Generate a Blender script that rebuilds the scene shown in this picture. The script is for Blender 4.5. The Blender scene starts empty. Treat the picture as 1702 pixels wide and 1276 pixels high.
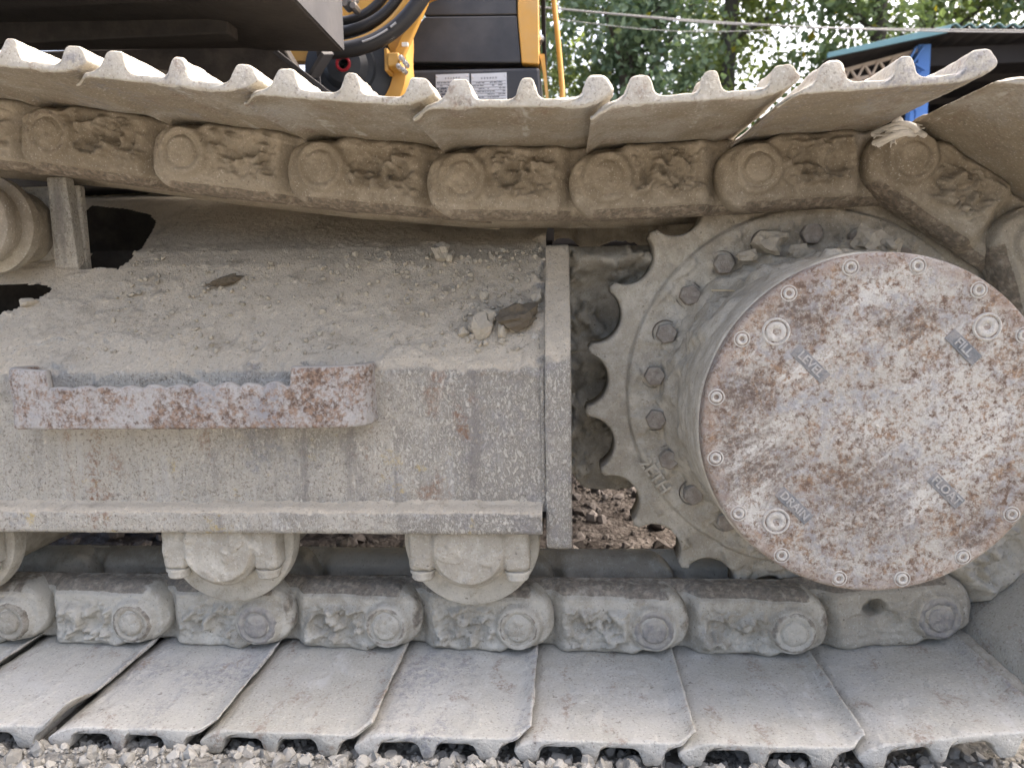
import bpy, bmesh, math, random
import numpy as np
from mathutils import Matrix, Vector

SC = bpy.context.scene
COL = SC.collection
PI = math.pi
# ------------------------------------------------------------------ camera
CAMP = np.array([0.07291, -1.00365, 0.59051])
CR = np.array([0.99712043, 0.07328809, -0.0194858])
CU = np.array([0.00992749, 0.12859048, 0.99164809])
CF = np.array([-0.07518169, 0.98898602, -0.12749262])
cam_d = bpy.data.cameras.new('camera')
cam = bpy.data.objects.new('camera', cam_d)
COL.objects.link(cam)
m = Matrix.Identity(4)
for i in range(3):
    m[i][0], m[i][1], m[i][2], m[i][3] = CR[i], CU[i], -CF[i], CAMP[i]
cam.matrix_world = m
cam_d.sensor_width = 36
cam_d.lens = 1230 / 1702 * 36
cam_d.clip_start = 0.02
cam_d.clip_end = 3000
cam_d.dof.use_dof = True
cam_d.dof.focus_distance = 0.98
cam_d.dof.aperture_fstop = 8.5
SC.camera = cam


def at(x, y, Y):
    """photograph pixel -> point of the vertical plane at depth Y"""
    d = ((x - 851) * CR - (y - 638) * CU) / 1230 + CF
    return CAMP + d * ((Y - CAMP[1]) / d[1])


# ------------------------------------------------------------------ world, sun, exposure
SUN_EL, SUN_AZ = 56.0, 62.0      # azimuth from +Y towards +X: high veiled sun, right of the camera
world = bpy.data.worlds.new('World')
SC.world = world
world.use_nodes = True
wn = world.node_tree.nodes
wl = world.node_tree.links
bg = wn['Background']
sky = wn.new('ShaderNodeTexSky')
sky.sky_type = 'NISHITA'
sky.sun_disc = False
sky.sun_elevation = math.radians(SUN_EL)
sky.sun_rotation = math.radians(SUN_AZ)
sky.air_density = 0.8
sky.dust_density = 10.0
sky.ozone_density = 0.0
wl.new(sky.outputs[0], bg.inputs[0])
bg.inputs[1].default_value = 0.15
sun_d = bpy.data.lights.new('sun', 'SUN')
sun_d.energy = 0.5
sun_d.angle = math.radians(45)
sun_d.color = (1.0, 0.97, 0.92)
sun = bpy.data.objects.new('sun', sun_d)
COL.objects.link(sun)
_a, _e = math.radians(SUN_AZ), math.radians(SUN_EL)
sdir = Vector((math.sin(_a) * math.cos(_e), math.cos(_a) * math.cos(_e), math.sin(_e)))
sun.rotation_euler = sdir.to_track_quat('Z', 'Y').to_euler()
sun.location = (0, -3, 6)
SC.view_settings.view_transform = 'Standard'
SC.view_settings.look = 'None'
SC.view_settings.gamma = 1
SC.view_settings.use_curve_mapping = False
SC.view_settings.exposure = 2.32
SC.cycles.max_bounces = 7
SC.cycles.diffuse_bounces = 3
SC.cycles.glossy_bounces = 2
SC.cycles.transmission_bounces = 4

GZ = 0.036       # ground level

# ------------------------------------------------------------------ numpy noise
_rng = np.random.RandomState(7)
_perm = _rng.permutation(512)
_perm = np.concatenate([_perm, _perm, _perm])
_grad = _rng.normal(size=(512, 3))
_grad /= np.linalg.norm(_grad, axis=1)[:, None]


def pnoise(x, y, z):
    xi, yi, zi = np.floor(x).astype(int), np.floor(y).astype(int), np.floor(z).astype(int)
    xf, yf, zf = x - xi, y - yi, z - zi
    u, v, w = [t * t * t * (t * (t * 6 - 15) + 10) for t in (xf, yf, zf)]
    xi &= 511; yi &= 511; zi &= 511
    out = 0
    for a in (0, 1):
        for b in (0, 1):
            for c in (0, 1):
                h = _perm[_perm[_perm[xi + a] + yi + b] + zi + c]
                g = _grad[h]
                dot = g[..., 0] * (xf - a) + g[..., 1] * (yf - b) + g[..., 2] * (zf - c)
                out = out + dot * (u if a else 1 - u) * (v if b else 1 - v) * (w if c else 1 - w)
    return out * 1.5


def fbm(x, y, z, s, o=4, seed=0.0, g=0.5):
    a, t = 1.0, 0
    x = np.asarray(x, float) + 0 * np.asarray(z, float)
    y = np.asarray(y, float) + 0 * x
    z = np.asarray(z, float) + 0 * x
    for k in range(o):
        t = t + a * pnoise(x * s + seed * 7.31 + 13.1 * k, y * s + seed * 3.17 + 5.7 * k, z * s + seed * 1.73)
        s *= 2.03
        a *= g
    return t


def ss(t):
    t = np.clip(t, 0, 1)
    return t * t * (3 - 2 * t)


# ------------------------------------------------------------------ object helpers
def tag(o, label=None, cat=None, group=None, kind=None):
    if label: o['label'] = label
    if cat: o['category'] = cat
    if group: o['group'] = group
    if kind: o['kind'] = kind
    return o


WORLD = {}


def link_obj(name, data, parent=None, mw=None):
    o = bpy.data.objects.new(name, data)
    COL.objects.link(o)
    mw = mw if mw is not None else Matrix.Identity(4)
    WORLD[o.name] = mw
    o.matrix_basis = mw
    if parent is not None:
        o.parent = parent
        o.matrix_parent_inverse = WORLD[parent.name].inverted()
    return o


def empty(name, loc):
    o = link_obj(name, None, None, Matrix.Translation(loc))
    o.empty_display_size = 0.1
    return o


def mesh(name, V, F, mat, smooth=True, attrs=None):
    me = bpy.data.meshes.new(name)
    V = np.asarray(V, float).reshape(-1, 3)
    me.from_pydata(V.tolist(), [], F if isinstance(F, list) else F.tolist())
    if smooth:
        me.polygons.foreach_set('use_smooth', [True] * len(me.polygons))
    if attrs:
        for k, v in attrs.items():
            at_ = me.attributes.new(k, 'FLOAT', 'POINT')
            at_.data.foreach_set('value', np.asarray(v, np.float32).ravel())
    if mat is not None:
        me.materials.append(mat)
    me.update()
    return me


def obj(name, V, F, mat, parent=None, smooth=True, attrs=None, mw=None):
    return link_obj(name, mesh(name, V, F, mat, smooth, attrs), parent, mw)


def gridfaces(nu, nv, cu=False, cv=False, mask=None, flip=False):
    i = np.arange(nu if cu else nu - 1)
    j = np.arange(nv if cv else nv - 1)
    I, J = np.meshgrid(i, j, indexing='ij')
    I2, J2 = (I + 1) % nu, (J + 1) % nv
    F = np.stack([I * nv + J, I2 * nv + J, I2 * nv + J2, I * nv + J2], -1)
    if mask is not None:
        F = F[mask[:F.shape[0], :F.shape[1]]]
    F = F.reshape(-1, 4)
    return F[:, ::-1] if flip else F


class MB:
    """collects pieces into one mesh"""
    def __init__(s):
        s.v, s.f, s.n = [], [], 0

    def add(s, V, F):
        V = np.asarray(V, float).reshape(-1, 3)
        s.v.append(V)
        s.f += [[int(i) + s.n for i in f] for f in F]
        s.n += len(V)
        return s

    def box(s, a, b, bev=0.0, M=None):
        bm = bmesh.new()
        bmesh.ops.create_cube(bm, size=1)
        a, b = np.minimum(a, b), np.maximum(a, b)
        for v in bm.verts:
            for k in range(3):
                v.co[k] = (a[k] + b[k]) / 2 + v.co[k] * (b[k] - a[k])
        if bev > 0:
            bmesh.ops.bevel(bm, geom=list(bm.edges), offset=bev, segments=2, profile=0.5, affect='EDGES')
        return s.bm(bm, M)

    def bm(s, bm, M=None):
        bm.verts.index_update()
        V = [(M @ v.co if M is not None else v.co)[:] for v in bm.verts]
        F = [[v.index for v in f.verts] for f in bm.faces]
        bm.free()
        return s.add(V, F)

    def bar(s, p, q, w, h=None, bev=0.0, up=(0, 0, 1)):
        """square bar from p to q"""
        p, q = Vector(p), Vector(q)
        d = q - p
        L = d.length
        z = d.normalized()
        x = Vector(up).cross(z)
        if x.length < 1e-4: x = Vector((1, 0, 0)).cross(z)
        x.normalize()
        y = z.cross(x)
        M = Matrix.Identity(4)
        for i in range(3):
            M[i][0], M[i][1], M[i][2], M[i][3] = x[i], y[i], z[i], p[i]
        h = h or w
        return s.box((-w / 2, -h / 2, 0), (w / 2, h / 2, L), bev, M)

    def tube(s, pts, r, n=10, cap=True):
        P = np.asarray(pts, float)
        k = len(P)
        r = np.broadcast_to(np.asarray(r, float), (k,))
        T = np.gradient(P, axis=0)
        T /= np.linalg.norm(T, axis=1)[:, None]
        ref = np.array([0, 0, 1.0]) if abs(T[0][2]) < .9 else np.array([1.0, 0, 0])
        V = []
        nrm = np.cross(T[0], ref); nrm /= np.linalg.norm(nrm)
        for i in range(k):
            nrm = nrm - T[i] * (nrm @ T[i]); nrm /= np.linalg.norm(nrm)
            b = np.cross(T[i], nrm)
            a = np.arange(n) * 2 * PI / n
            V.append(P[i] + r[i] * (np.cos(a)[:, None] * nrm + np.sin(a)[:, None] * b))
        F = gridfaces(k, n, cv=True).tolist()
        if cap:
            F.append(list(range(n))[::-1]); F.append([(k - 1) * n + i for i in range(n)])
        return s.add(np.array(V), F)

    def lathe(s, prof, c=(0, 0, 0), n=48, axis='y'):
        """prof: (radius, along) list; solid of revolution about an axis through c"""
        prof = np.asarray(prof, float)
        a = np.arange(n) * 2 * PI / n
        R = prof[:, 0][:, None]
        U = prof[:, 1][:, None] + 0 * a
        ca, sa = R * np.cos(a), R * np.sin(a)
        if axis == 'y': V = np.stack([ca, U, sa], -1)
        elif axis == 'z': V = np.stack([ca, sa, U], -1)
        else: V = np.stack([U, ca, sa], -1)
        F = gridfaces(len(prof), n, cv=True).tolist()
        return s.add(V + np.array(c), F)

    def prism(s, poly, y0, y1, bev=0.0, M=None):
        """polygon in x,z pushed along y"""
        bm = bmesh.new()
        vs = [bm.verts.new((x, y0, z)) for x, z in poly]
        f = bm.faces.new(vs)
        r = bmesh.ops.extrude_face_region(bm, geom=[f])
        for e in r['geom']:
            if isinstance(e, bmesh.types.BMVert): e.co.y = y1
        bmesh.ops.recalc_face_normals(bm, faces=bm.faces[:])
        if bev > 0:
            bmesh.ops.bevel(bm, geom=list(bm.edges), offset=bev, segments=2, profile=0.5, affect='EDGES')
        return s.bm(bm, M)

    def mesh(s, name, mat, smooth=False, attrs=None):
        return mesh(name, np.concatenate(s.v), s.f, mat, smooth, attrs)

    def build(s, name, mat, parent=None, smooth=False, mw=None):
        me = s.mesh(name, mat, smooth)
        if smooth == 'auto':
            pass
        return link_obj(name, me, parent, mw)


def bez(p, n=40):
    p = np.array(p); t = np.linspace(0, 1, n)[:, None]
    return (1 - t) ** 3 * p[0] + 3 * t * (1 - t) ** 2 * p[1] + 3 * t * t * (1 - t) * p[2] + t ** 3 * p[3]


def autosmooth(o, ang=35):
    me = o.data
    me.polygons.foreach_set('use_smooth', [True] * len(me.polygons))
    me.set_sharp_from_angle(angle=math.radians(ang))
    return o


# ------------------------------------------------------------------ materials
class NT:
    def __init__(s, name):
        s.m = bpy.data.materials.new(name)
        s.m.use_nodes = True
        s.t = s.m.node_tree
        s.b = s.t.nodes['Principled BSDF']
        s.out = s.t.nodes['Material Output']
        g = s.t.nodes.new('ShaderNodeNewGeometry')
        s.pos = g.outputs['Position']
        s.nrm = g.outputs['Normal']

    def l(s, a, b):
        if isinstance(a, bpy.types.NodeSocket): s.t.links.new(a, b)
        elif isinstance(a, (tuple, list)): b.default_value = tuple(a) + ((1,) if len(a) == 3 and len(b.default_value) == 4 else ())
        else: b.default_value = a

    def mapping(s, scale=(1, 1, 1), rot=(0, 0, 0), vec=None):
        n = s.t.nodes.new('ShaderNodeMapping')
        s.l(vec or s.pos, n.inputs[0]); n.inputs['Scale'].default_value = scale; n.inputs['Rotation'].default_value = rot
        return n.outputs[0]

    def rmap(s, ang, scale):
        """turn about the depth axis first, then stretch"""
        return s.mapping(scale, (0, 0, 0), s.mapping((1, 1, 1), (0, ang, 0)))

    def noise(s, scale, detail=5, rough=.55, dist=0, vec=None):
        n = s.t.nodes.new('ShaderNodeTexNoise')
        s.l(vec or s.pos, n.inputs['Vector'])
        n.inputs['Scale'].default_value = scale; n.inputs['Detail'].default_value = detail
        n.inputs['Roughness'].default_value = rough; n.inputs['Distortion'].default_value = dist
        return n.outputs[0]

    def voro(s, scale, feat='F1', vec=None, rand=1.0):
        n = s.t.nodes.new('ShaderNodeTexVoronoi'); n.feature = feat
        s.l(vec or s.pos, n.inputs['Vector']); n.inputs['Scale'].default_value = scale
        n.inputs['Randomness'].default_value = rand
        return n.outputs[0]

    def ramp(s, fac, a, b, lo=0.0, hi=1.0):
        n = s.t.nodes.new('ShaderNodeMapRange')
        n.interpolation_type = 'SMOOTHSTEP'
        s.l(fac, n.inputs[0]); n.inputs[1].default_value = a; n.inputs[2].default_value = b
        n.inputs[3].default_value = lo; n.inputs[4].default_value = hi
        return n.outputs[0]

    def mix(s, f, a, b, mode='MIX'):
        n = s.t.nodes.new('ShaderNodeMix'); n.data_type = 'RGBA'; n.blend_type = mode
        s.l(f, n.inputs[0]); s.l(a, n.inputs[6]); s.l(b, n.inputs[7])
        return n.outputs[2]

    def math(s, op, a, b=0.0):
        n = s.t.nodes.new('ShaderNodeMath'); n.operation = op
        s.l(a, n.inputs[0]); s.l(b, n.inputs[1])
        return n.outputs[0]

    def rand(s):
        return s.t.nodes.new('ShaderNodeObjectInfo').outputs['Random']

    def spot(s, x, y, z, r0, r1, wob=.05, sc=14):
        """mask of a stain round a point, its outline broken up by noise"""
        d = s.t.nodes.new('ShaderNodeVectorMath'); d.operation = 'DISTANCE'
        s.l(s.pos, d.inputs[0]); d.inputs[1].default_value = (x, y, z)
        dn = s.math('ADD', d.outputs['Value'], s.math('MULTIPLY', s.math('SUBTRACT', s.noise(sc, 6, .7, .5), .5), wob * 2))
        return s.ramp(dn, r1, r0)

    def attr(s, name):
        n = s.t.nodes.new('ShaderNodeAttribute'); n.attribute_name = name
        return n.outputs['Fac']

    def bump(s, h, strength=.5, dist=.002, normal=None):
        n = s.t.nodes.new('ShaderNodeBump')
        n.inputs['Strength'].default_value = strength; n.inputs['Distance'].default_value = dist
        s.l(h, n.inputs['Height'])
        if normal is not None: s.l(normal, n.inputs['Normal'])
        return n.outputs[0]

    def sep(s, vec):
        n = s.t.nodes.new('ShaderNodeSeparateXYZ'); s.l(vec, n.inputs[0]); return n.outputs

    def done(s, col, rough=.9, normal=None, metal=0.0, spec=.2):
        s.l(col, s.b.inputs['Base Color']); s.l(rough, s.b.inputs['Roughness'])
        s.l(metal, s.b.inputs['Metallic']); s.b.inputs['Specular IOR Level'].default_value = spec
        if normal is not None: s.l(normal, s.b.inputs['Normal'])
        return s.m


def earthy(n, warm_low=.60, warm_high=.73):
    """colour of the dried dust: grey clay low on the machine, browner soil with shade painted in on the upper run"""
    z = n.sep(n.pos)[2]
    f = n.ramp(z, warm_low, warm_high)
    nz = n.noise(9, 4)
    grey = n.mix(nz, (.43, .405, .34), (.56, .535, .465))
    warm = n.mix(nz, (.25, .212, .158), (.37, .325, .255))  # brown also darkened to stand for shade on the upper run
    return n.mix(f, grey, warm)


def m_mud():
    n = NT('dried_mud')
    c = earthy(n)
    rd = n.math('MULTIPLY', n.math('SUBTRACT', n.rand(), .5), .30)
    n1 = n.noise(38, 6, .66)
    c = n.mix(n.ramp(n.math('ADD', n1, rd), .33, .66), n.mix(1.0, c, (.72, .70, .67), 'MULTIPLY'), c)
    c = n.mix(n.ramp(n.noise(16, 5, .7, .4), .52, .68, 0, .45), c, n.mix(1.0, c, (1.28, 1.27, 1.25), 'MULTIPLY'))
    sp = n.noise(380, 3, .7)
    c = n.mix(n.ramp(sp, .58, .70, 0, .5), c, (.64, .61, .55))
    c = n.mix(n.ramp(sp, .42, .30, 0, .55), c, (.16, .135, .105))
    pit = n.noise(130, 3, .6)
    c = n.mix(n.ramp(pit, .34, .25, 0, .65), c, (.10, .085, .065))
    # rusty, half polished steel where the dirt is rubbed off
    w = n.attr('wear')
    r1 = n.noise(160, 5, .65)
    rust = n.mix(n.ramp(r1, .38, .62), (.075, .064, .054), (.19, .150, .115))
    rust = n.mix(n.ramp(n.noise(90, 5, .65), .50, .66, 0, .8), rust, (.38, .33, .26))
    wf = n.ramp(n.math('ADD', n.math('MULTIPLY', w, 1.1), n.math('MULTIPLY', n.math('SUBTRACT', n.noise(60, 6, .6), .5), 1.0)), .50, .72)
    c = n.mix(n.math('MULTIPLY', wf, .68), c, rust)
    h = n.math('ADD', n.math('MULTIPLY', n.noise(90, 5, .68), 1.0), n.math('MULTIPLY', sp, .25))
    nb = n.bump(h, .6, .003)
    return n.done(c, .95, nb, spec=.12)


def m_shoe():
    n = NT('dusty_track_steel')
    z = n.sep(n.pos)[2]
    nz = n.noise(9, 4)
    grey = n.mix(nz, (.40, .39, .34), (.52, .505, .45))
    shaded_loam = n.mix(nz, (.22, .188, .138), (.325, .28, .21))  # brown soil, darkened to paint the shade under the upper shoes
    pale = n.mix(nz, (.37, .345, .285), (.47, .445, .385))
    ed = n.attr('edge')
    c = n.mix(n.ramp(z, .55, .70), grey, n.mix(n.ramp(n.math('ADD', ed, n.math('MULTIPLY', n.math('SUBTRACT', n.noise(60, 4), .5), .5)), .35, .65), shaded_loam, pale))  # upper run: undersides darkened as shade, outer faces and edges paler
    rd = n.rand()
    c = n.mix(.5, c, n.mix(rd, n.mix(1.0, c, (.86, .84, .80), 'MULTIPLY'), n.mix(1.0, c, (1.1, 1.1, 1.12), 'MULTIPLY')))
    v = n.mapping((1, .35, 1))
    n1 = n.math('ADD', n.noise(14, 6, .66, .4, v), n.math('MULTIPLY', n.math('SUBTRACT', rd, .6), .14))
    c = n.mix(n.math('MULTIPLY', n.ramp(n1, .50, .66), n.ramp(n.noise(120, 4, .7), .40, .60, 0, .62)), c, (.22, .22, .24))
    c = n.mix(n.ramp(n.noise(7, 6, .65), .45, .68, 0, .35), c, (.56, .555, .53))
    n2 = n.noise(26, 8, .66, .2, n.mapping((1, .5, 1)))
    c = n.mix(n.math('MULTIPLY', n.ramp(n2, .54, .68), n.ramp(n.noise(180, 4, .7), .36, .60, 0, .75)), c, (.22, .155, .115))
    sp = n.noise(330, 3, .6)
    c = n.mix(n.ramp(sp, .57, .70, 0, .55), c, (.64, .62, .57))
    c = n.mix(n.ramp(sp, .43, .30, 0, .6), c, (.16, .14, .12))
    sc_ = n.noise(22, 4, .7, .5, n.rmap(0.0, (1.0, .12, 1)))
    c = n.mix(n.math('MULTIPLY', n.ramp(sc_, .60, .68, 0, .5), n.ramp(n.noise(50, 3), .42, .58)), c, (.58, .575, .54))
    pit = n.noise(75, 4, .62)
    c = n.mix(n.ramp(pit, .35, .27, 0, .6), c, (.15, .125, .10))
    w = n.attr('wear')
    wf = n.ramp(n.math('ADD', w, n.math('MULTIPLY', n.math('SUBTRACT', n.noise(70, 6, .65), .5), 1.4)), .55, .85)
    rust = n.mix(n.noise(240, 4, .6), (.13, .075, .05), (.34, .26, .20))
    c = n.mix(n.math('MULTIPLY', wf, .65), c, rust)
    h = n.math('ADD', n.noise(60, 5, .70), n.math('MULTIPLY', sp, .3))
    return n.done(c, .85, n.bump(h, .75, .0035), spec=.2)


def m_frame():
    n = NT('crusted_frame_paint')
    up = n.sep(n.nrm)[2]
    tan = n.mix(n.noise(11, 6, .6), (.54, .475, .37), (.64, .575, .465))
    tan = n.mix(n.ramp(n.noise(150, 5, .6), .58, .70, 0, .5), tan, (.56, .54, .49))
    tan = n.mix(n.ramp(n.noise(90, 5, .6), .38, .28, 0, .5), tan, (.20, .175, .14))
    tan = n.mix(n.ramp(n.noise(17, 5, .7, .5), .52, .68, 0, .5), tan, (.33, .285, .22))
    tan = n.mix(n.ramp(n.noise(330, 3, .7), .44, .30, 0, .6), tan, (.19, .165, .13))
    # vertical wall: crinkled grey crust on old paint, rust and yellow paint showing
    v = n.mapping((1, 1, .55))
    cr0 = n.math('ABSOLUTE', n.math('SUBTRACT', n.noise(190, 4, .7, .7, v), .5))
    cr = n.ramp(cr0, .0, .13)
    g = n.mix(cr, (.255, .24, .21), (.50, .475, .415))
    g = n.mix(n.ramp(n.noise(24, 5, .7), .5, .68, 0, .6), g, (.27, .265, .27))
    xm = n.ramp(n.sep(n.pos)[0], .0, -.5, 0, .24)
    big = n.math('ADD', n.noise(9, 6, .7), n.math('SUBTRACT', xm, .12))
    g2 = n.mix(n.noise(320, 3, .7), (.41, .385, .325), (.62, .585, .505))
    g2 = n.mix(n.ramp(n.noise(170, 4, .7), .56, .66, 0, .6), g2, (.22, .175, .135))
    sp = n.noise(300, 3, .72)
    g2 = n.mix(n.ramp(n.noise(210, 3, .7), .42, .32, 0, .75), g2, (.17, .145, .12))
    g = n.mix(n.ramp(big, .40, .64, .10, .92), g, g2)
    g = n.mix(n.ramp(sp, .44, .30, 0, .75), g, (.15, .125, .105))
    g = n.mix(n.ramp(sp, .58, .70, 0, .6), g, (.63, .61, .56))
    rs = n.noise(6.5, 7, .68, .3, n.mapping((1.6, 1, .7)))
    g = n.mix(n.math('MULTIPLY', n.ramp(rs, .57, .70), n.ramp(n.noise(190, 4, .6), .42, .60)), g, (.24, .12, .065))
    bl = n.noise(8, 6, .66, 0, n.mapping((1, 1, .6), (0, .3, 0)))
    g = n.mix(n.math('MULTIPLY', n.ramp(bl, .58, .70, 0, .6), n.ramp(n.noise(120, 4, .7), .4, .58)), g, (.25, .265, .295))
    st_ = n.noise(30, 5, .65, .1, n.mapping((1, 1, .10)))
    g = n.mix(n.ramp(st_, .54, .70, 0, .55), g, (.22, .205, .19))
    g = n.mix(n.ramp(st_, .44, .30, 0, .45), g, (.56, .55, .515))
    scr = n.noise(40, 4, .7, .1, n.mapping((.06, 1, 1.4), (0, .12, 0)))
    g = n.mix(n.math('MULTIPLY', n.ramp(scr, .63, .70, 0, .4), n.ramp(n.noise(60, 3), .45, .6)), g, (.58, .57, .53))
    yl = n.noise(16, 6, .70, .2, n.mapping((1, 3, 1)))
    zlow = n.ramp(n.sep(n.pos)[2], .47, .30)
    g = n.mix(n.math('MULTIPLY', n.math('MULTIPLY', n.ramp(yl, .56, .68), zlow), n.ramp(n.noise(130, 4, .6), .45, .58, 0, .8)), g, (.55, .42, .17))
    for (x_, z_, r_) in ((-.098, .478, .012), (-.101, .456, .014), (-.103, .434, .010), (-.112, .322, .020)):
        g = n.mix(n.math('MULTIPLY', n.spot(x_, -.06, z_, r_ * .2, r_ * 1.3, .02, 40), n.ramp(n.noise(180, 4, .7), .38, .60, .05, .62)), g, (.25, .14, .085))
    f = n.ramp(n.math('ADD', up, n.math('MULTIPLY', n.math('SUBTRACT', n.noise(22, 6, .65), .5), .9)), .22, .55)
    c = n.mix(f, g, tan)
    h1 = n.bump(cr, .6, .003)
    h2 = n.bump(n.math('ADD', n.noise(120, 4, .70), n.math('MULTIPLY', n.noise(500, 1), .3)), .6, .003, h1)
    return n.done(c, .92, h2, spec=.15)


CY_ = -.1823


def m_cover():
    n = NT('rusted_cover_plate')
    big = n.noise(8, 5, .64, .6)
    mid = n.noise(60, 5, .74, .4)
    fine = n.noise(250, 4, .74, .3)
    pale = n.mix(n.noise(330, 3, .7), (.26, .248, .222), (.49, .472, .425))
    rust = n.mix(n.ramp(n.noise(120, 4, .7), .36, .64), (.115, .08, .062), (.28, .19, .125))
    blue = n.mix(fine, (.15, .155, .17), (.39, .395, .40))
    f = n.math('ADD', n.math('MULTIPLY', big, .45), n.math('ADD', n.math('MULTIPLY', mid, .75), n.math('MULTIPLY', fine, .95)))
    c = n.mix(n.ramp(f, .92, 1.20), rust, pale)
    b2 = n.noise(22, 5, .70, .6)
    c = n.mix(n.math('MULTIPLY', n.ramp(b2, .45, .60, 0, .8), n.ramp(n.noise(120, 4, .72), .42, .56)), c, blue)
    dk = n.ramp(n.noise(9, 6, .72, .7), .56, .68)
    for (x_, z_, r0, r1) in ((.265, .40, .01, .085), (.295, .385, .0, .06), (.40, .35, .0, .085), (.42, .33, .0, .06), (.27, .47, .0, .05), (.32, .56, .0, .05), (.52, .31, .0, .05)):
        dk = n.math('MAXIMUM', dk, n.spot(x_, CY_, z_, r0, r1, .05, 16))
    c = n.mix(n.math('MULTIPLY', dk, n.ramp(n.noise(190, 4, .72), .38, .62, .15, .88)), c, (.11, .086, .072))
    lt = n.math('MAXIMUM', n.spot(.50, CY_, .45, .0, .11, .06, 14), n.spot(.40, CY_, .43, .0, .05, .05, 20))
    c = n.mix(n.math('MULTIPLY', lt, n.ramp(fine, .40, .58, 0, .5)), c, (.52, .505, .465))
    # dry scuffs running up to the right, and thin scratches
    sc_ = n.noise(8, 6, .74, .4, n.rmap(.62, (.55, 1, 2.0)))
    c = n.mix(n.math('MULTIPLY', n.ramp(sc_, .52, .68, 0, .8), n.ramp(fine, .36, .54)), c, (.55, .54, .50))
    sl = n.noise(26, 4, .7, .5, n.rmap(.75, (.16, 1, 2.2)))
    c = n.mix(n.math('MULTIPLY', n.ramp(sl, .64, .70, 0, .5), n.ramp(mid, .45, .6)), c, (.58, .57, .54))
    w = n.attr('wear')
    c = n.mix(n.math('MULTIPLY', w, n.ramp(mid, .35, .60, 0, .6)), c, (.24, .17, .125))
    h = n.math('ADD', n.noise(190, 4, .7), n.math('MULTIPLY', mid, .8))
    return n.done(c, .82, n.bump(h, .7, .002), spec=.22)


def m_plain(name, col, rough=.6, metal=0, spec=.4, var=.25, bump=.15, scale=40, dust=0.0, dustcol=(.42, .38, .31)):
    n = NT(name)
    a = tuple(c * (1 - var) for c in col)
    b = tuple(min(1, c * (1 + var)) for c in col)
    c = n.mix(n.noise(scale, 6, .6), a, b)
    if dust > 0:
        up = n.sep(n.nrm)[2]
        f = n.math('MULTIPLY', n.ramp(n.math('ADD', n.noise(scale * .6, 7, .65), n.math('MULTIPLY', up, .2)), .38, .72), dust)
        c = n.mix(f, c, dustcol)
    return n.done(c, rough, n.bump(n.noise(scale * 3, 6, .6), bump, .003), metal, spec)


def m_leaf(name, c1, c2, c3):
    n = NT(name)
    oi = n.attr('tint')
    c = n.mix(n.ramp(oi, 0, .55), c1, c2)
    c = n.mix(n.ramp(oi, .90, .97), c, c3)
    d = n.b
    n.done(c, .55, None, spec=.35)
    tr = n.t.nodes.new('ShaderNodeBsdfTranslucent')
    n.l(n.mix(1.0, c, (1.25, 1.3, .7), 'MULTIPLY'), tr.inputs[0])
    mx = n.t.nodes.new('ShaderNodeMixShader')
    mx.inputs[0].default_value = .35
    n.l(d.outputs[0], mx.inputs[1]); n.l(tr.outputs[0], mx.inputs[2])
    n.l(mx.outputs[0], n.out.inputs[0])
    return n.m


def m_gravel():
    n = NT('grey_gravel')
    oi = n.attr('tint')
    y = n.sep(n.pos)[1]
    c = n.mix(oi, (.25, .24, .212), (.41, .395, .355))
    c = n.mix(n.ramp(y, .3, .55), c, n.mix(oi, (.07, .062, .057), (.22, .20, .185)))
    c = n.mix(n.ramp(n.noise(260, 4, .6), .6, .75, 0, .5), c, (.56, .55, .52))
    return n.done(c, .95, n.bump(n.noise(320, 5, .6), .5, .002), spec=.1)


def m_ground():
    n = NT('stony_dirt')
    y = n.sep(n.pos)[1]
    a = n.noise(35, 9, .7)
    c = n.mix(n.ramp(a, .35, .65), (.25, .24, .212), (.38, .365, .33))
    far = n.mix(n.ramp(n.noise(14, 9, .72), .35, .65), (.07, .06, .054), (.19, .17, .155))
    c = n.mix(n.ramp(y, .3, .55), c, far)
    vo = n.voro(90)
    return n.done(c, .97, n.bump(n.math('ADD', n.noise(80, 8, .7), n.math('MULTIPLY', vo, -.8)), 1.0, .012), spec=.1)


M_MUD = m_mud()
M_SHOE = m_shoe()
M_FRAME = m_frame()
M_COVER = m_cover()
M_GRAVEL = m_gravel()
M_GROUND = m_ground()
M_PINSTEEL = m_plain('scuffed_pin_steel', (.30, .285, .265), .8, 0, .25, .5, .8, 150, .95, (.43, .40, .34))
M_BOLT = m_plain('rusty_bolt', (.24, .21, .18), .9, 0, .2, .4, .6, 160, .85, (.37, .355, .31))
M_PALEBOLT = m_plain('scuffed_bolt_steel', (.50, .49, .455), .75, 0, .35, .5, .8, 170, .35, (.26, .20, .165))
M_CASTPAD = m_plain('blue_grey_cast_pad', (.17, .18, .19), .8, 0, .3, .5, .6, 130, .6, (.34, .31, .28))
M_CASTLET = m_plain('worn_cast_letter', (.34, .345, .34), .8, 0, .3, .5, .5, 130, .6, (.42, .38, .34))
M_CAST2 = m_plain('muddy_cast_letter', (.33, .32, .29), .95, 0, .1, .3, .4, 160)
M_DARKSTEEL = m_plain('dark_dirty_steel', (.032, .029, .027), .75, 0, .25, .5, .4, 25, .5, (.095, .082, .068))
M_GREYSTEEL = m_plain('grey_dusty_paint', (.055, .056, .062), .7, 0, .2, .25, .1, 18, .3, (.13, .125, .12))
M_PANEL = m_plain('charcoal_panel_paint', (.028, .030, .034), .45, 0, .5, .2, .03, 9, .30, (.13, .125, .12))
M_YELLOW = m_plain('yellow_machine_paint', (.55, .30, .055), .45, 0, .5, .12, .04, 12, .28, (.42, .35, .25))
M_HOSE = m_plain('black_rubber_hose', (.016, .017, .02), .5, 0, .5, .3, .1, 60)
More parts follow.
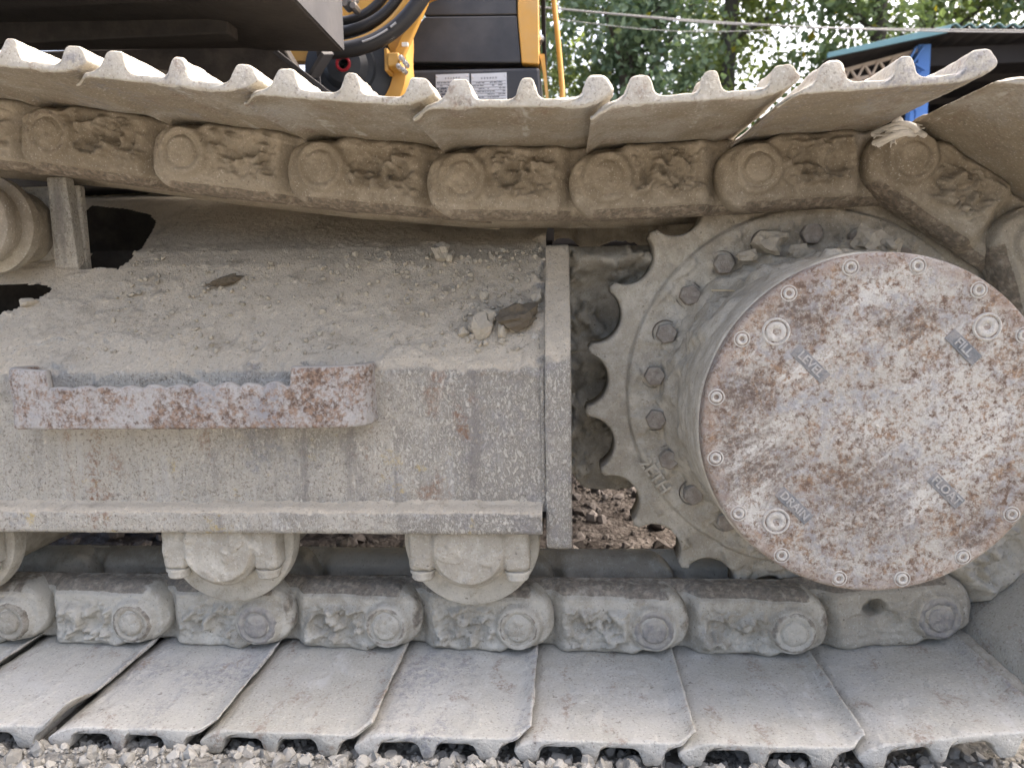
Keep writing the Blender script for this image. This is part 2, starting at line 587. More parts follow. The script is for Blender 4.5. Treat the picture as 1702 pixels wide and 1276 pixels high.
M_HOSEPRINT = m_plain('hose_print', (.30, .31, .33), .6)
M_BLUEBLACK = m_plain('blue_black_motor_paint', (.03, .038, .05), .5, 0, .45, .25, .05, 20, .2, (.12, .12, .12))
M_RED = m_plain('red_seal_ring', (.32, .018, .03), .5)
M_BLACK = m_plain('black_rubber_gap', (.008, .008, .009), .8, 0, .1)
M_CHROME = m_plain('bright_zinc_fitting', (.62, .62, .63), .28, .9, .5, .15, .05, 60)
M_PLATE = m_plain('printed_aluminium_plate', (.55, .58, .61), .45, .2, .5, .08, .02, 80)
M_INK = m_plain('plate_ink', (.07, .08, .10), .6)
M_WHITE = m_plain('white_sticker', (.75, .75, .74), .5)
M_BARK = m_plain('tree_bark', (.11, .10, .09), .95, 0, .1, .4, .8, 6)
M_CREAM = m_plain('weathered_cream_paint', (.52, .44, .35), .7, 0, .3, .2, .1, 5)
M_BLUE = m_plain('blue_post_paint', (.10, .25, .62), .5, 0, .4, .12, .05, 4)
M_TEAL = m_plain('teal_roof_sheet', (.16, .31, .34), .5, 0, .4, .12, .05, 3)
M_SHEDDARK = m_plain('shaded_shed_sheet', (.035, .033, .032), .8, 0, .2, .3, .1, 3)  # dark colour paints the shade inside and under the shed roof
M_WIRE = m_plain('pale_cable_sheath', (.36, .36, .35), .6)
M_ROPE = m_plain('frayed_white_rope', (.62, .59, .53), .9, 0, .1, .2, .4, 300)
M_STONE = m_plain('brown_stone', (.12, .10, .072), .95, 0, .15, .35, .7, 120, .12, (.26, .235, .19))
M_CLOD = m_plain('grey_mud_clod', (.43, .39, .315), .97, 0, .1, .25, .7, 150)
M_STRAW = m_plain('dry_straw', (.50, .43, .29), .8)

# ================================================================== GROUND
gx = np.concatenate([np.linspace(-60, -1.3, 24)[:-1], np.linspace(-1.3, 1.3, 230), np.linspace(1.3, 60, 24)[1:]])
gy = np.concatenate([np.linspace(-30, -.6, 14)[:-1], np.linspace(-.6, 2.6, 260), np.linspace(2.6, 300, 40)[1:]])
GX, GY = np.meshgrid(gx, gy, indexing='ij')


def ground_h(x, y):
    near = np.exp(-((np.clip(np.abs(x) - 1.0, 0, 9)) ** 2) * 3)
    h = GZ - .004 + .012 * fbm(x, y, 0, 4, 3, 3)
    h = h + .009 * fbm(x, y, 0, 26, 3, 5) * near + ss((-.185 - y) / .03) * .020
    h = h + ss((y - .55) / .6) * .035 * (.6 + fbm(x, y, 0, 3.1, 4, 9)) * near
    # hard floor under the shoes, so that nothing pokes through the plates
    under = ss((y + .235) / .03) * ss((.46 - y) / .05) * near
    return h * (1 - under) + np.minimum(h, GZ + .002) * under


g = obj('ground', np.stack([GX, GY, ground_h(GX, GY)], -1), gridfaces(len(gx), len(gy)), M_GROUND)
tag(g, kind='structure')


def rock_base(seed, sub=1, flat=.75, cuts=5):
    bm = bmesh.new()
    bmesh.ops.create_icosphere(bm, subdivisions=sub, radius=1)
    V = np.array([v.co[:] for v in bm.verts])
    F = np.array([[v.index for v in f.verts] for f in bm.faces])
    bm.free()
    r = np.random.RandomState(seed)
    n = fbm(V[:, 0], V[:, 1], V[:, 2], 1.1, 3, seed)
    V = V * (1 + .55 * n)[:, None]
    for k in range(cuts):   # flat broken facets
        d = r.normal(size=3); d /= np.linalg.norm(d)
        t = V @ d
        lim = .62 + .2 * r.rand()
        V = V - np.clip(t - lim, 0, None)[:, None] * d
    V[:, 2] *= flat
    return V, F


def scatter(name, n, fx, fy, fz, smin, smax, mat, label, cat, seed=1, parent=None, power=2.2, flat=.75, sub=1):
    r = np.random.RandomState(seed)
    bases = [rock_base(100 + seed * 10 + k, sub, flat) for k in range(7)]
    Vs, Fs, T, c = [], [], [], 0
    X, Y = fx(r, n), fy(r, n)
    S = smin + (smax - smin) * r.rand(n) ** power
    Z = fz(X, Y, S)
    for i in range(n):
        V, F = bases[r.randint(7)]
        q = r.normal(size=4); q /= np.linalg.norm(q)
        a, b, cc, d = q
        Rm = np.array([[1 - 2 * (cc * cc + d * d), 2 * (b * cc - a * d), 2 * (b * d + a * cc)],
                       [2 * (b * cc + a * d), 1 - 2 * (b * b + d * d), 2 * (cc * d - a * b)],
                       [2 * (b * d - a * cc), 2 * (cc * d + a * b), 1 - 2 * (b * b + cc * cc)]])
        Vs.append((V * S[i]) @ Rm.T + (X[i], Y[i], Z[i])); Fs.append(F + c); c += len(V)
        T.append(np.full(len(V), r.rand()))
    o = obj(name, np.concatenate(Vs), np.concatenate(Fs), mat, parent, False, {'tint': np.concatenate(T)})
    if parent is None: tag(o, label, cat, None, 'stuff')
    else: tag(o, kind='stuff')
    return o


GR_Y = lambda r, n: -.20 - .22 * r.rand(n) ** 1.2 + .05 * r.rand(n)
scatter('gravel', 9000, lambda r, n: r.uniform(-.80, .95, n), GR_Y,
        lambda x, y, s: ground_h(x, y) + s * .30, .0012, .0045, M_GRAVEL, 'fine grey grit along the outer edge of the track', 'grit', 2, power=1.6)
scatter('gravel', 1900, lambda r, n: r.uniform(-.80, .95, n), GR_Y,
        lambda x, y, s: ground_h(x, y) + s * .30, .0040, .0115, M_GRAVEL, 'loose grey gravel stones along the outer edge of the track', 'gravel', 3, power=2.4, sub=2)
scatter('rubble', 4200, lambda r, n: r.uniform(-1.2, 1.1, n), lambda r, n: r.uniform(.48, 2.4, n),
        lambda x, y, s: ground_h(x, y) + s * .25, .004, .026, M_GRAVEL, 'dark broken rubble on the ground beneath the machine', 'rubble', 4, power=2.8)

# ================================================================== EXCAVATOR
EX = empty('excavator', (0, .5, GZ))
tag(EX, 'mud-caked tracked excavator with rusty final drive, yellow and charcoal upper body', 'excavator')

# ---- track path: pins, walking bottom left -> right, round the sprocket, top right -> left
SPX, SPZ = .4085, .4403
pins = [(.19 * k, .1152) for k in range(-6, 3)]
pins += [(.569, .1400), (.703, .2750), (.745, .4600), (.672, .6350), (.507, .744), (.317, .737),
         (.127, .732), (-.063, .737), (-.252, .757), (-.440, .783), (-.627, .813), (-.815, .835), (-1.004, .85)]


def link_shape(seed, nx, nz, hole=False):
    n2 = max(8, nx // 5)
    xs = np.concatenate([np.linspace(-.228, 0, nx - n2 + 1)[:-1], .05 * np.sin(np.linspace(0, PI / 2, n2))])
    e = np.clip(xs / .05, 0, 1)
    arc = (1 - e ** 2.3) ** (1 / 2.3)
    zt = np.where(xs < 0, .052, .004 + .048 * arc)
    foot = -.042 + .0025 * fbm(xs, 0 * xs, 0 * xs, 30, 2, seed)
    zb_in = np.where(xs < -.030, foot, -.041 + .007 * ss((xs + .030) / .020))
    zb = np.where(xs < 0, zb_in, .004 - .038 * arc)
    t = np.linspace(0, 1, nz)
    t = t + .06 * np.sin(2 * PI * t) * -1 * .5
    X = xs[:, None] + 0 * t
    Z = zb[:, None] + (zt - zb)[:, None] * t
    y = .022 * ss((-.122 - X) / .024) - .007 * ss((X + .062) / .035)
    y = y + np.clip(Z - .038, 0, 1) * 1.15 * ss((.03 - X) / .03)
    y = y + .002 * ss((Z - .0365) / .002) * ss((.02 - X) / .03)
    r = np.hypot(X, Z)
    rs = np.random.RandomState(seed)
    bossd = rs.uniform(.5, 1.0)
    y = y - (.006 + .004 * bossd) * ss((.0365 - r) / .008)
    y = y + .0035 * np.exp(-((r - .0215) / .0020) ** 2) * bossd
    y = y - .0025 * bossd * ss((.0190 - r) / .003)
    for hx in (-.102, -.060):
        rr = np.hypot((X - hx - rs.uniform(-.004, .004)) * 1.0, (Z + .004) * 1.1)
        y = y + rs.uniform(.002, .009) * ss((.017 - rr) / .005)
    y = y + .002 * ss((Z + .03) / .004) - .002
    if hole:      # one mud-free bolt window
        y = y + .035 * ss((.0165 - np.hypot((X + .077), (Z - .014) * 1.1)) / .004)
    # caked mud
    m = (0 if hole else 1) * ss((X + .132) / .015) * ss((-.030 - X) / .012) * ss((Z + .036) / .01) * ss((.027 - Z) / .008)
    wx = X + .006 * fbm(X, Z, 0, 40, 2, seed + 5)
    wz = Z + .006 * fbm(X, Z, 3, 40, 2, seed + 6)
    lump = fbm(wx, wz, 0, 42, 4, seed + 1)
    pl = ss((lump - .08) * 11)
    y = y - m * (.0065 * pl + .0045 * np.clip(lump, -.4, 1) + .005 * ss((lump - .30) * 12))
    crumbs = fbm(wx, wz, 1, 120, 3, seed + 2)
    y = y - m * .0028 * ss((crumbs - .1) * 8)
    thin = ss((fbm(X, Z, 2, 22, 3, seed + 3) + .05) * 6)
    y = y - .0013 * thin * ss((.034 - Z) / .004)
    y = y - .0012 * fbm(X, Z, 4, 160, 3, seed + 4)
    d = np.minimum((zt[:, None] - Z), (Z - zb[:, None]))
    y = y + .007 * (1 - np.clip(d / .007, 0, 1)) ** 2
    y = y + .010 * ss((X - .036) / .014) ** 2
    V = np.stack([X, y, Z], -1)
    lo, hi = V[:, :1].copy(), V[:, -1:].copy()
    lo[..., 1] = .045; hi[..., 1] = .045
    V = np.concatenate([lo, V, hi], 1)
    wear = ss((Z - .0385) / .0025) * ss((.032 - X) / .02) * (.62 + .3 * rs.rand())
    wear = np.maximum(wear, rs.choice([0, .35, .6]) * np.exp(-((r - .026) / .005) ** 2))
    wear = np.maximum(wear, .55 * ss((X - .022) / .02) * rs.choice([0, 1]))
    wear = np.concatenate([np.zeros((nx, 1)), wear, np.full((nx, 1), .55)], 1)
    return V, gridfaces(nx, nz + 2, flip=False), wear


def frame_of(A, B):
    A, B = np.array(A), np.array(B)
    ex = (B - A) / np.linalg.norm(B - A)
    M = Matrix.Identity(4)
    M[0][0], M[0][2] = ex[0], -ex[1]
    M[2][0], M[2][2] = ex[1], ex[0]
    M[0][3], M[2][3] = B[0], B[1]
    return M


# shoe profile in link space (origin at the boss pin, z towards the rail)
prof = [(.027, -.0075), (.0255, -.0095), (.022, -.0075), (.014, -.003), (.004, -.0003), (-.008, 0), (-.05, 0), (-.10, 0), (-.143, 0), (-.156, .0015),
        (-.168, .0055), (-.178, .0105), (-.1835, .0145), (-.1835, .0175), (-.177, .0275), (-.173, .0300), (-.161, .0300), (-.1575, .0270),
        (-.1525, .0125), (-.147, .0090), (-.112, .0085), (-.1070, .0120), (-.1025, .0265), (-.0995, .0295), (-.0915, .0295), (-.0885, .0265),
        (-.0840, .0120), (-.079, .0085), (-.046, .0085), (-.040, .0120), (-.0350, .0265), (-.0320, .0295), (-.0185, .0295), (-.0150, .0265),
        (-.0090, .0125), (-.002, .0075), (.010, .0035), (.020, -.0015)]


def resample(P, n):
    P = np.asarray(P + [P[0]], float)
    # Catmull-ish: plain linear resample keeps corners, small smoothing afterwards
    s = np.concatenate([[0], np.cumsum(np.hypot(*np.diff(P, axis=0).T))])
    u = np.linspace(0, s[-1], n, endpoint=False)
    Q = np.stack([np.interp(u, s, P[:, 0]), np.interp(u, s, P[:, 1])], -1)
    for k in range(1):
        Q = .5 * Q + .25 * (np.roll(Q, 1, 0) + np.roll(Q, -1, 0))
    return Q


SHOE_P = resample(prof, 250)
_bm = bmesh.new()
_f = _bm.faces.new([_bm.verts.new((a, b, 0)) for a, b in SHOE_P])
bmesh.ops.triangulate(_bm, faces=[_f], quad_method='BEAUTY', ngon_method='EAR_CLIP')
_bm.verts.index_update()
CAP = [[v.index for v in f.verts] for f in _bm.faces]
_bm.free()


def shoe_shape(seed, bent=0.0):
    Q = SHOE_P
    T = np.roll(Q, -1, 0) - np.roll(Q, 1, 0)
    T /= np.linalg.norm(T, axis=1)[:, None]
    Nn = np.stack([T[:, 1], -T[:, 0]], -1)
    cx_, cz_ = -.08, .005
    area = np.sum(Q[:, 0] * np.roll(Q[:, 1], -1) - np.roll(Q[:, 0], -1) * Q[:, 1])
    if area < 0: Nn = -Nn      # Nn points outward
    ys = np.concatenate([[-.2078, -.2074, -.2066, -.2053, -.203], np.linspace(-.199, 0.02, 36), np.linspace(.05, .39, 9)])
    ins = np.concatenate([[.0017, .0009, .0003, 0, 0], np.zeros(len(ys) - 5)])
    P = Q[None] - Nn[None] * ins[:, None, None]
    X, H = P[..., 0], P[..., 1]
    Y = ys[:, None] + 0 * X
    # worn wobbling front edge
    edge = ss((-.16 - Y) / .05)
    Y = Y + edge * .0022 * fbm(X, 0, 0 * X, 18, 4, seed)
    nz = .0006 * fbm(X, Y, H, 28, 3, seed + 1) + .0005 * fbm(X, Y, H, 110, 2, seed + 2)
    crust = ss((fbm(X, Y, H, 16, 4, seed + 3) - .18) * 5) * .0013
    d = nz + crust * (ins == 0)[:, None]
    X = X + Nn[None, :, 0] * d
    H = H + Nn[None, :, 1] * d
    # rounded, slightly bent outer corner at the lip
    lip = ss((X + .002) / .02)
    Y = Y + lip * ss((-.18 - Y) / .02) * .012 * ss((X - .004) / .02)
    if bent: H = H - bent * ss((-.13 - Y) / .07) * ss((X + .005) / .03)
    V = np.stack([X, Y, -.042 - H], -1)
    front = np.exp(-((ys + .2078) / .004) ** 2)[:, None] + 0 * X
    lipw = ss((X - .008) / .012) * .55
    wear = np.maximum(.38 * front, lipw)
    outer = ss((H - .0045) / .003) * np.ones_like(X)
    edge = np.maximum(outer, np.exp(-((ys + .2078) / .0032) ** 2)[:, None] + 0 * X)
    F = gridfaces(len(ys), len(Q), cv=True).tolist()
    F += CAP + [[(len(ys) - 1) * len(Q) + i for i in f][::-1] for f in CAP]
    return V, F, wear, edge


far_link = None
pin_mesh = []
for mt in (M_PINSTEEL, M_MUD, M_MUD):
    pm = MB().lathe([(0, -.0215), (.0085, -.0217), (.0150, -.0212), (.0166, -.0200), (.0172, -.0180), (.0176, -.0165), (.0200, -.0168), (.0225, -.0190), (.0262, -.0186), (.0290, -.0160), (.0310, -.0110), (.0330, -.0040)], n=40)
    V = np.concatenate(pm.v)
    V[:, 1] -= .0022 * fbm(V[:, 0], len(pin_mesh) * .2, V[:, 2], 70, 4, 5)
    pin_mesh.append(mesh('track_pin', V, pm.f, mt, True, {'wear': ss((np.hypot(V[:, 0], V[:, 2]) - .020) / .004) * .3 * len(pin_mesh)}))
bush = MB().lathe([(.0, .03), (.029, .03), (.029, .135), (.0, .135)], n=24).mesh('track_bushing', M_MUD, False)
for k in range(len(pins) - 1):
    A, B = pins[k], pins[k + 1]
    M = frame_of(A, B)
    vis = -1.05 < B[0] < .73
    V, F, w = link_shape(20 + k, 120 if vis else 50, 60 if vis else 24, k == 8)
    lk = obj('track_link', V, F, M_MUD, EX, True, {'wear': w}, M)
    if vis:
        random.seed(900 + k)
        link_obj('track_pin', pin_mesh[random.choice((0, 1, 2, 2)) if B[1] < .4 else 1], lk, M @ Matrix.Translation((random.uniform(-.001, .001), random.uniform(-.001, .0035 if B[1] < .4 else .006), random.uniform(-.001, .001))))
    if far_link is None:
        V, F, w = link_shape(3, 60, 26)
        far_link = mesh('inner_track_link', V, F, M_MUD, True, {'wear': w * .4})
    link_obj('inner_track_link', far_link, EX, M @ Matrix.Translation((0, .122, 0)))
    link_obj('track_bushing', bush, EX, M)
    V, F, w, ed = shoe_shape(50 + k, .016 if k == 2 else 0)
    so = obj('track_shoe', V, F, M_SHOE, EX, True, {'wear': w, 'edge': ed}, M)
    if k == 2: so['label'] = 'bottom track shoe with a bent-up rusty corner'

# muddy filler added to block the bright gap where the lowest shoes start to climb round the sprocket
Mj = frame_of(pins[8], pins[9])
jy = np.linspace(-.19, .37, 70); ja = np.arange(14) * 2 * PI / 14
Yj, Aj = np.meshgrid(jy, ja, indexing='ij')
rj = .0135 + .003 * fbm(np.cos(Aj) * .02, Yj, np.sin(Aj) * .02, 45, 3, 77)
obj('gap_filler', np.stack([.035 + rj * np.cos(Aj), Yj, -.047 + rj * np.sin(Aj)], -1), gridfaces(70, 14, cv=True), M_MUD, EX, True, {'wear': 0 * Yj}, Mj)

# ---- track frame: profile (depth, height) pushed along the track
FP = [(-.060, .300), (-.060, .470), (-.058, .487), (-.050, .500), (-.030, .520), (.085, .635), (.120, .657), (.165, .672), (.22, .697), (.34, .762), (.50, .80)]


def path(P, step):
    P = np.asarray(P, float)
    s = np.concatenate([[0], np.cumsum(np.hypot(*np.diff(P, axis=0).T))])
    u = np.linspace(0, s[-1], int(s[-1] / step))
    return np.stack([np.interp(u, s, P[:, 0]), np.interp(u, s, P[:, 1])], -1), u


fq, fu = path(FP, .0032)
fx = np.linspace(-1.2, .043, 400)
X, S = np.meshgrid(fx, np.arange(len(fq)), indexing='ij')
YY, ZZ = fq[S, 0], fq[S, 1]
T = np.gradient(fq, axis=0); T /= np.linalg.norm(T, axis=1)[:, None]
NY, NZ = -T[S, 1], T[S, 0]
slope = ss((ZZ - .47) / .10) * (1 - .85 * ss((YY - .12) / .08))
dd = .0016 * fbm(X, YY, ZZ, 9, 4, 1) + slope * (.0022 * fbm(X, YY, ZZ, 14, 4, 2) + .0024 * ss((fbm(X, YY, ZZ, 50, 3, 3) - .32) * 5) + .0007 * fbm(X, YY, ZZ, 120, 3, 8))
crust = ss((fbm(X, YY, ZZ, 12, 4, 4) + .12 * np.sin(X * 9)) * 7) * ss((ZZ - .462 - .03 * fbm(X, 0, 0 * X, 7, 3, 6)) / .006) * ss((.56 - ZZ) / .03)
dd = dd + .003 * crust
dd = dd + (1 - slope) * .0012 * ss(fbm(X, YY * 1, ZZ * .45, 110, 3, 7) * 2.5)
dd = dd + .012 * ss((X - .015) / .03) * slope * ss((fbm(X, YY, ZZ, 30, 3, 21) + .2) * 2)
V = np.stack([X, YY + NY * dd, ZZ + NZ * dd], -1)


def inpoly(x, y, poly):
    c = np.zeros(x.shape, bool)
    for (x0, y0), (x1, y1) in zip(poly, poly[1:] + poly[:1]):
        cond = ((y0 > y) != (y1 > y)) & (x < (x1 - x0) * (y - y0) / (y1 - y0 + 1e-12) + x0)
        c ^= cond
    return c


holeA = [(-1.0, .004), (-.775, .012), (-.735, .022), (-.703, .040), (-.692, .050), (-.70, .057), (-.74, .060), (-1.0, .060)]
holeB = [(-.668, .082), (-.605, .080), (-.598, .095), (-.600, .14), (-.64, .26), (-.665, .285), (-.72, .31), (-.80, .33), (-.80, .12), (-.668, .12)]
msk = ~(inpoly(X, YY, holeA) | inpoly(X, YY, holeB))
tf = obj('track_frame', V, gridfaces(len(fx), len(fq), mask=msk, flip=True), M_FRAME, EX)
# walls that close the box behind the skin
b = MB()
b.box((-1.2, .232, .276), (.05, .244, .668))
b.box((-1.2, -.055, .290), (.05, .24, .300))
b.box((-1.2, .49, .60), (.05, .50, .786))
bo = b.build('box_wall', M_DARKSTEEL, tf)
# bottom rail
rx = np.linspace(-1.2, .0385, 300)
rp, ru = path([(-.058, .316), (-.064, .3105), (-.074, .308), (-.0805, .3045), (-.082, .299), (-.082, .279), (-.080, .2748), (-.07, .274), (.24, .274)], .0028)
rp = np.concatenate([rp[:45], rp[45::12]])
X, S = np.meshgrid(rx, np.arange(len(rp)), indexing='ij')
Yq, Zq = rp[S, 0], rp[S, 1]
nn = .0012 * fbm(X, Yq, Zq, 40, 4, 31) + .0008 * fbm(X, Yq, Zq, 140, 2, 32)
rail = obj('bottom_rail', np.stack([X, Yq - nn * 1.2, Zq + nn], -1), gridfaces(len(rx), len(rp), flip=False), M_FRAME, tf)
# end plate: a thick plate set across the frame end
ep, _ = path([(.20, .249), (-.060, .249), (-.067, .252), (-.069, .258), (-.069, .478), (-.066, .497), (-.050, .523), (.066, .640), (.074, .650), (.080, .652), (.20, .652)], .004)
xs_ = np.array([.0430, .0433, .0448, .050, .055, .060, .065, .070, .0752, .0767, .077])
ins = np.array([.012, .0022, .0005, 0, 0, 0, 0, 0, .0005, .0022, .012])
T = np.gradient(ep, axis=0); T /= np.linalg.norm(T, axis=1)[:, None]
NYe, NZe = T[:, 1], -T[:, 0]
sgn = 1 if NYe[len(ep) // 3] < 0 else -1
NYe, NZe = NYe * sgn, NZe * sgn
X = xs_[:, None] + 0 * ep[None, :, 0]
off = -ins[:, None] + .0011 * fbm(X, ep[None, :, 0] + 0 * X, ep[None, :, 1] + 0 * X, 45, 4, 41) + .0008 * fbm(X, ep[None, :, 0] + 0 * X, ep[None, :, 1] + 0 * X, 150, 2, 44)
side = np.where(ins[:, None] > .005, 0, 1)
V = np.stack([X + .0010 * fbm(X, ep[None, :, 0] + 0 * X, ep[None, :, 1] + 0 * X, 12, 3, 43), ep[None, :, 0] + NYe * off, ep[None, :, 1] + NZe * off], -1)
F = gridfaces(len(xs_), len(ep)).tolist()
n0 = len(ep)
F.append(list(range(n0))); F.append([(len(xs_) - 1) * n0 + i for i in range(n0)][::-1])
plate = obj('end_plate', V, F, M_FRAME, tf)
# weld bead between the frame and the plate
zz = np.linspace(.315, .49, 200)
pts = np.stack([.0405 + .0006 * fbm(zz, 0, 0, 150, 2, 1), -.0595 + .0008 * fbm(zz, 0, 0, 120, 2, 2), zz], -1)
wb = MB().tube(pts, .0036 + .0009 * fbm(zz, 0, 0, 160, 3, 3), 8).build('weld_bead', M_FRAME, tf, True)

# web of the frame behind the sprocket
wx = np.linspace(.070, .42, 110); wz = np.linspace(0, 1, 110)
X, Tq = np.meshgrid(wx, wz, indexing='ij')
zlo = .268 + .035 * np.exp(-((X - .07) / .018) ** 2) + .03 * ss((X - .165) / .05)
Zw = zlo + (.652 - zlo) * Tq
lump = fbm(X, 0, Zw, 24, 5, 51)
Yw = .165 - .014 * ss((lump - .05) * 4) - .010 * lump - .05 * np.exp(-((Zw - .632) / .020) ** 2) - .003 * fbm(X, 0, Zw, 110, 3, 52)
Yw = Yw - .03 * np.exp(-((X - .075) / .015) ** 2) * ss((fbm(X, 0, Zw, 35, 3, 53) + .15) * 3)
V = np.stack([X, Yw, Zw], -1)
lo, hi = V[:, :1].copy(), V[:, -1:].copy(); lo[..., 1] = .24; hi[..., 1] = .24
V = np.concatenate([lo, V, hi], 1)
obj('motor_web', V, gridfaces(len(wx), len(wz) + 2), M_MUD, tf, True, {'wear': np.zeros(V.shape[:2])})

# muddy cross tube of the car body behind the web
gx_ = np.linspace(.052, .47, 90); gt = np.linspace(0, 2 * PI, 40, endpoint=False)
X, Tq = np.meshgrid(gx_, gt, indexing='ij')
rad_ = .030 + .007 * ss((fbm(X, np.cos(Tq) * .03, np.sin(Tq) * .03, 26, 4, 57) + .05) * 3) + .005 * np.sin(X * 70)
obj('cross_tube', np.stack([X, .30 + rad_ * np.cos(Tq), .703 + rad_ * 1.1 * np.sin(Tq)], -1), gridfaces(90, 40, cv=True), M_MUD, tf, True, {'wear': 0 * X})

# ---- step: bent strap with a notched upper edge
def strap(off):
    c = [(-.650, -.058), (-.650, -.095), (-.648, -.103), (-.640, -.108), (-.62, -.110), (-.45, -.112), (-.27, -.111), (-.215, -.109), (-.195, -.104), (-.183, -.094), (-.178, -.080), (-.177, -.058)]
    q, u = path([(a, b_) for a, b_ in c], .0022)
    Tn = np.gradient(q, axis=0); Tn /= np.linalg.norm(Tn, axis=1)[:, None]
    return q + off * np.stack([Tn[:, 1], -Tn[:, 0]], -1), u


qo, u = strap(0.0)
qi, _ = strap(-.011)
if qi[len(qi) // 2, 1] < qo[len(qo) // 2, 1]: qi, _ = strap(.011)
xx = qo[:, 0]
top = np.full(len(u), .500)
mid = (xx > -.592) & (xx < -.272) & (qo[:, 1] < -.09)
sc = np.where(xx < -.46, .0035, .0065) * (1 + .5 * fbm(xx, 0, 0, 30, 2, 4)) * np.abs(np.sin((xx + .003 * fbm(xx, 0, 0, 25, 2, 8) + .592) * PI / .0315)) ** .8
top = np.where(mid, .4745 + sc, top + .002 * np.sin(u * 40))
top = np.where((~mid) & (xx > -.30), .500 - .004 * ss((u - .62) / .05), top)
tt = np.concatenate([[0, .02, .05], np.linspace(.09, .9, 20), [.95, .98, 1.0]])
bo_, ti_ = .4215, None
insr = np.concatenate([[.0025, .0008, 0], np.zeros(20), [0, .0008, .0025]])
VO = np.zeros((len(u), len(tt), 3)); VI = VO.copy()
for j, t in enumerate(tt):
    z = bo_ + (top - bo_) * t
    nz = .0011 * fbm(qo[:, 0], qo[:, 1], z, 55, 4, 61)
    d = qi - qo; d /= np.linalg.norm(d, axis=1)[:, None]
    VO[:, j, :2] = qo + d * (insr[j] + nz[:, None]); VO[:, j, 2] = z
    VI[:, j, :2] = qi - d * (insr[j]); VI[:, j, 2] = z
V = np.concatenate([VO, VI[:, ::-1]], 1)
st = obj('step_bar', V, gridfaces(len(u), V.shape[1], cv=True), M_FRAME, tf)
st.data.materials.clear()


def m_step():
    n = NT('rusted_step_steel')
    up = n.sep(n.nrm)[2]
    fine = n.noise(210, 5, .68)
    big = n.noise(9, 5, .6)
    mid = n.noise(60, 5, .7)
    pale = n.mix(n.noise(300, 3, .7), (.26, .25, .24), (.47, .455, .43))
    rust = n.mix(n.ramp(n.noise(140, 4, .7), .38, .62), (.12, .085, .066), (.27, .19, .14))
    f = n.math('ADD', n.math('MULTIPLY', big, .6), n.math('ADD', n.math('MULTIPLY', mid, .6), n.math('MULTIPLY', fine, .8)))
    c = n.mix(n.ramp(f, .86, 1.12), rust, pale)
    bl = n.noise(14, 5, .62)
    c = n.mix(n.math('MULTIPLY', n.ramp(bl, .52, .66, 0, .8), n.ramp(n.noise(120, 5, .66), .42, .58)), c, (.25, .255, .27))
    c = n.mix(n.ramp(up, .35, .7, 0, .8), c, (.36, .345, .31))
    return n.done(c, .82, n.bump(n.noise(170, 7, .7), .6, .002), spec=.2)


M_STEP = m_step()
st.data.materials.append(M_STEP)

# ---- bottom rollers with their brackets
def roller(cx, cz=.250):
    ro = MB().lathe([(.0, -.034), (.088, -.034), (.0925, -.031), (.094, -.026), (.094, -.010), (.090, -.006), (.070, .004), (.070, .20), (0, .20)], (cx, 0, cz), 72)
    r = autosmooth(ro.build('bottom_roller', M_MUD, EX))
    nx, nz = 90, 60
    xs = np.linspace(-.081, .081, nx)
    ax = np.abs(xs)
    boss = .245 - np.sqrt(np.clip(.053 ** 2 - xs ** 2, 0, None))
    leg = np.where((ax > .0475), .2165 + .004 * ((ax - .064) / .017) ** 4, .232)
    zb = np.minimum(np.where(ax < .053, boss, 1), leg)
    zb = np.convolve(np.pad(zb, 1, 'edge'), [.25, .5, .25], 'valid')
    zt = np.full(nx, .2765)
    t = np.linspace(0, 1, nz)
    X = xs[:, None] + 0 * t
    Z = zb[:, None] + (zt - zb)[:, None] * t
    y = -.062 + 0 * X
    rr = np.hypot(X, Z - .248)
    y = y - .008 * ss((.052 - rr) / .007) - .004 * ss((np.abs(X) - .047) / .005)
    y = y - .0010 * fbm(X + cx, 0 * X, Z, 60, 4, 71) - .0016 * ss((fbm(X + cx, 0 * X, Z, 35, 3, 72) - .2) * 8)
    y = y + .005 * (1 - np.clip((Z - zb[:, None]) / .006, 0, 1)) ** 2 + .005 * (1 - np.clip((.081 - np.abs(X)) / .006, 0, 1)) ** 2
    V = np.stack([X + cx, y, Z], -1)
    lo, hi = V[:, :1].copy(), V[:, -1:].copy(); lo[..., 1] = -.035; hi[..., 1] = -.035
    V = np.concatenate([lo, V, hi], 1)
    L, Rr = V[:1].copy(), V[-1:].copy(); L[..., 1] = -.035; Rr[..., 1] = -.035
    V = np.concatenate([L, V, Rr], 0)
    br = obj('roller_bracket', V, gridfaces(nx + 2, nz + 2), M_MUD, r, True, {'wear': np.zeros(V.shape[:2])})
    for s in (-1, 1):
        bm = MB()
        bx = cx + s * .064
        bm.lathe([(0, .204), (.0135, .204), (.0155, .2065), (.0155, .2135), (.0175, .2138), (.0175, .2175), (0, .2175)], (bx, -.052, 0), 20, 'z')
        autosmooth(bm.build('bracket_bolt', M_MUD, r))
    return r


for c in (-.816, -.404, -.061):
    roller(c)

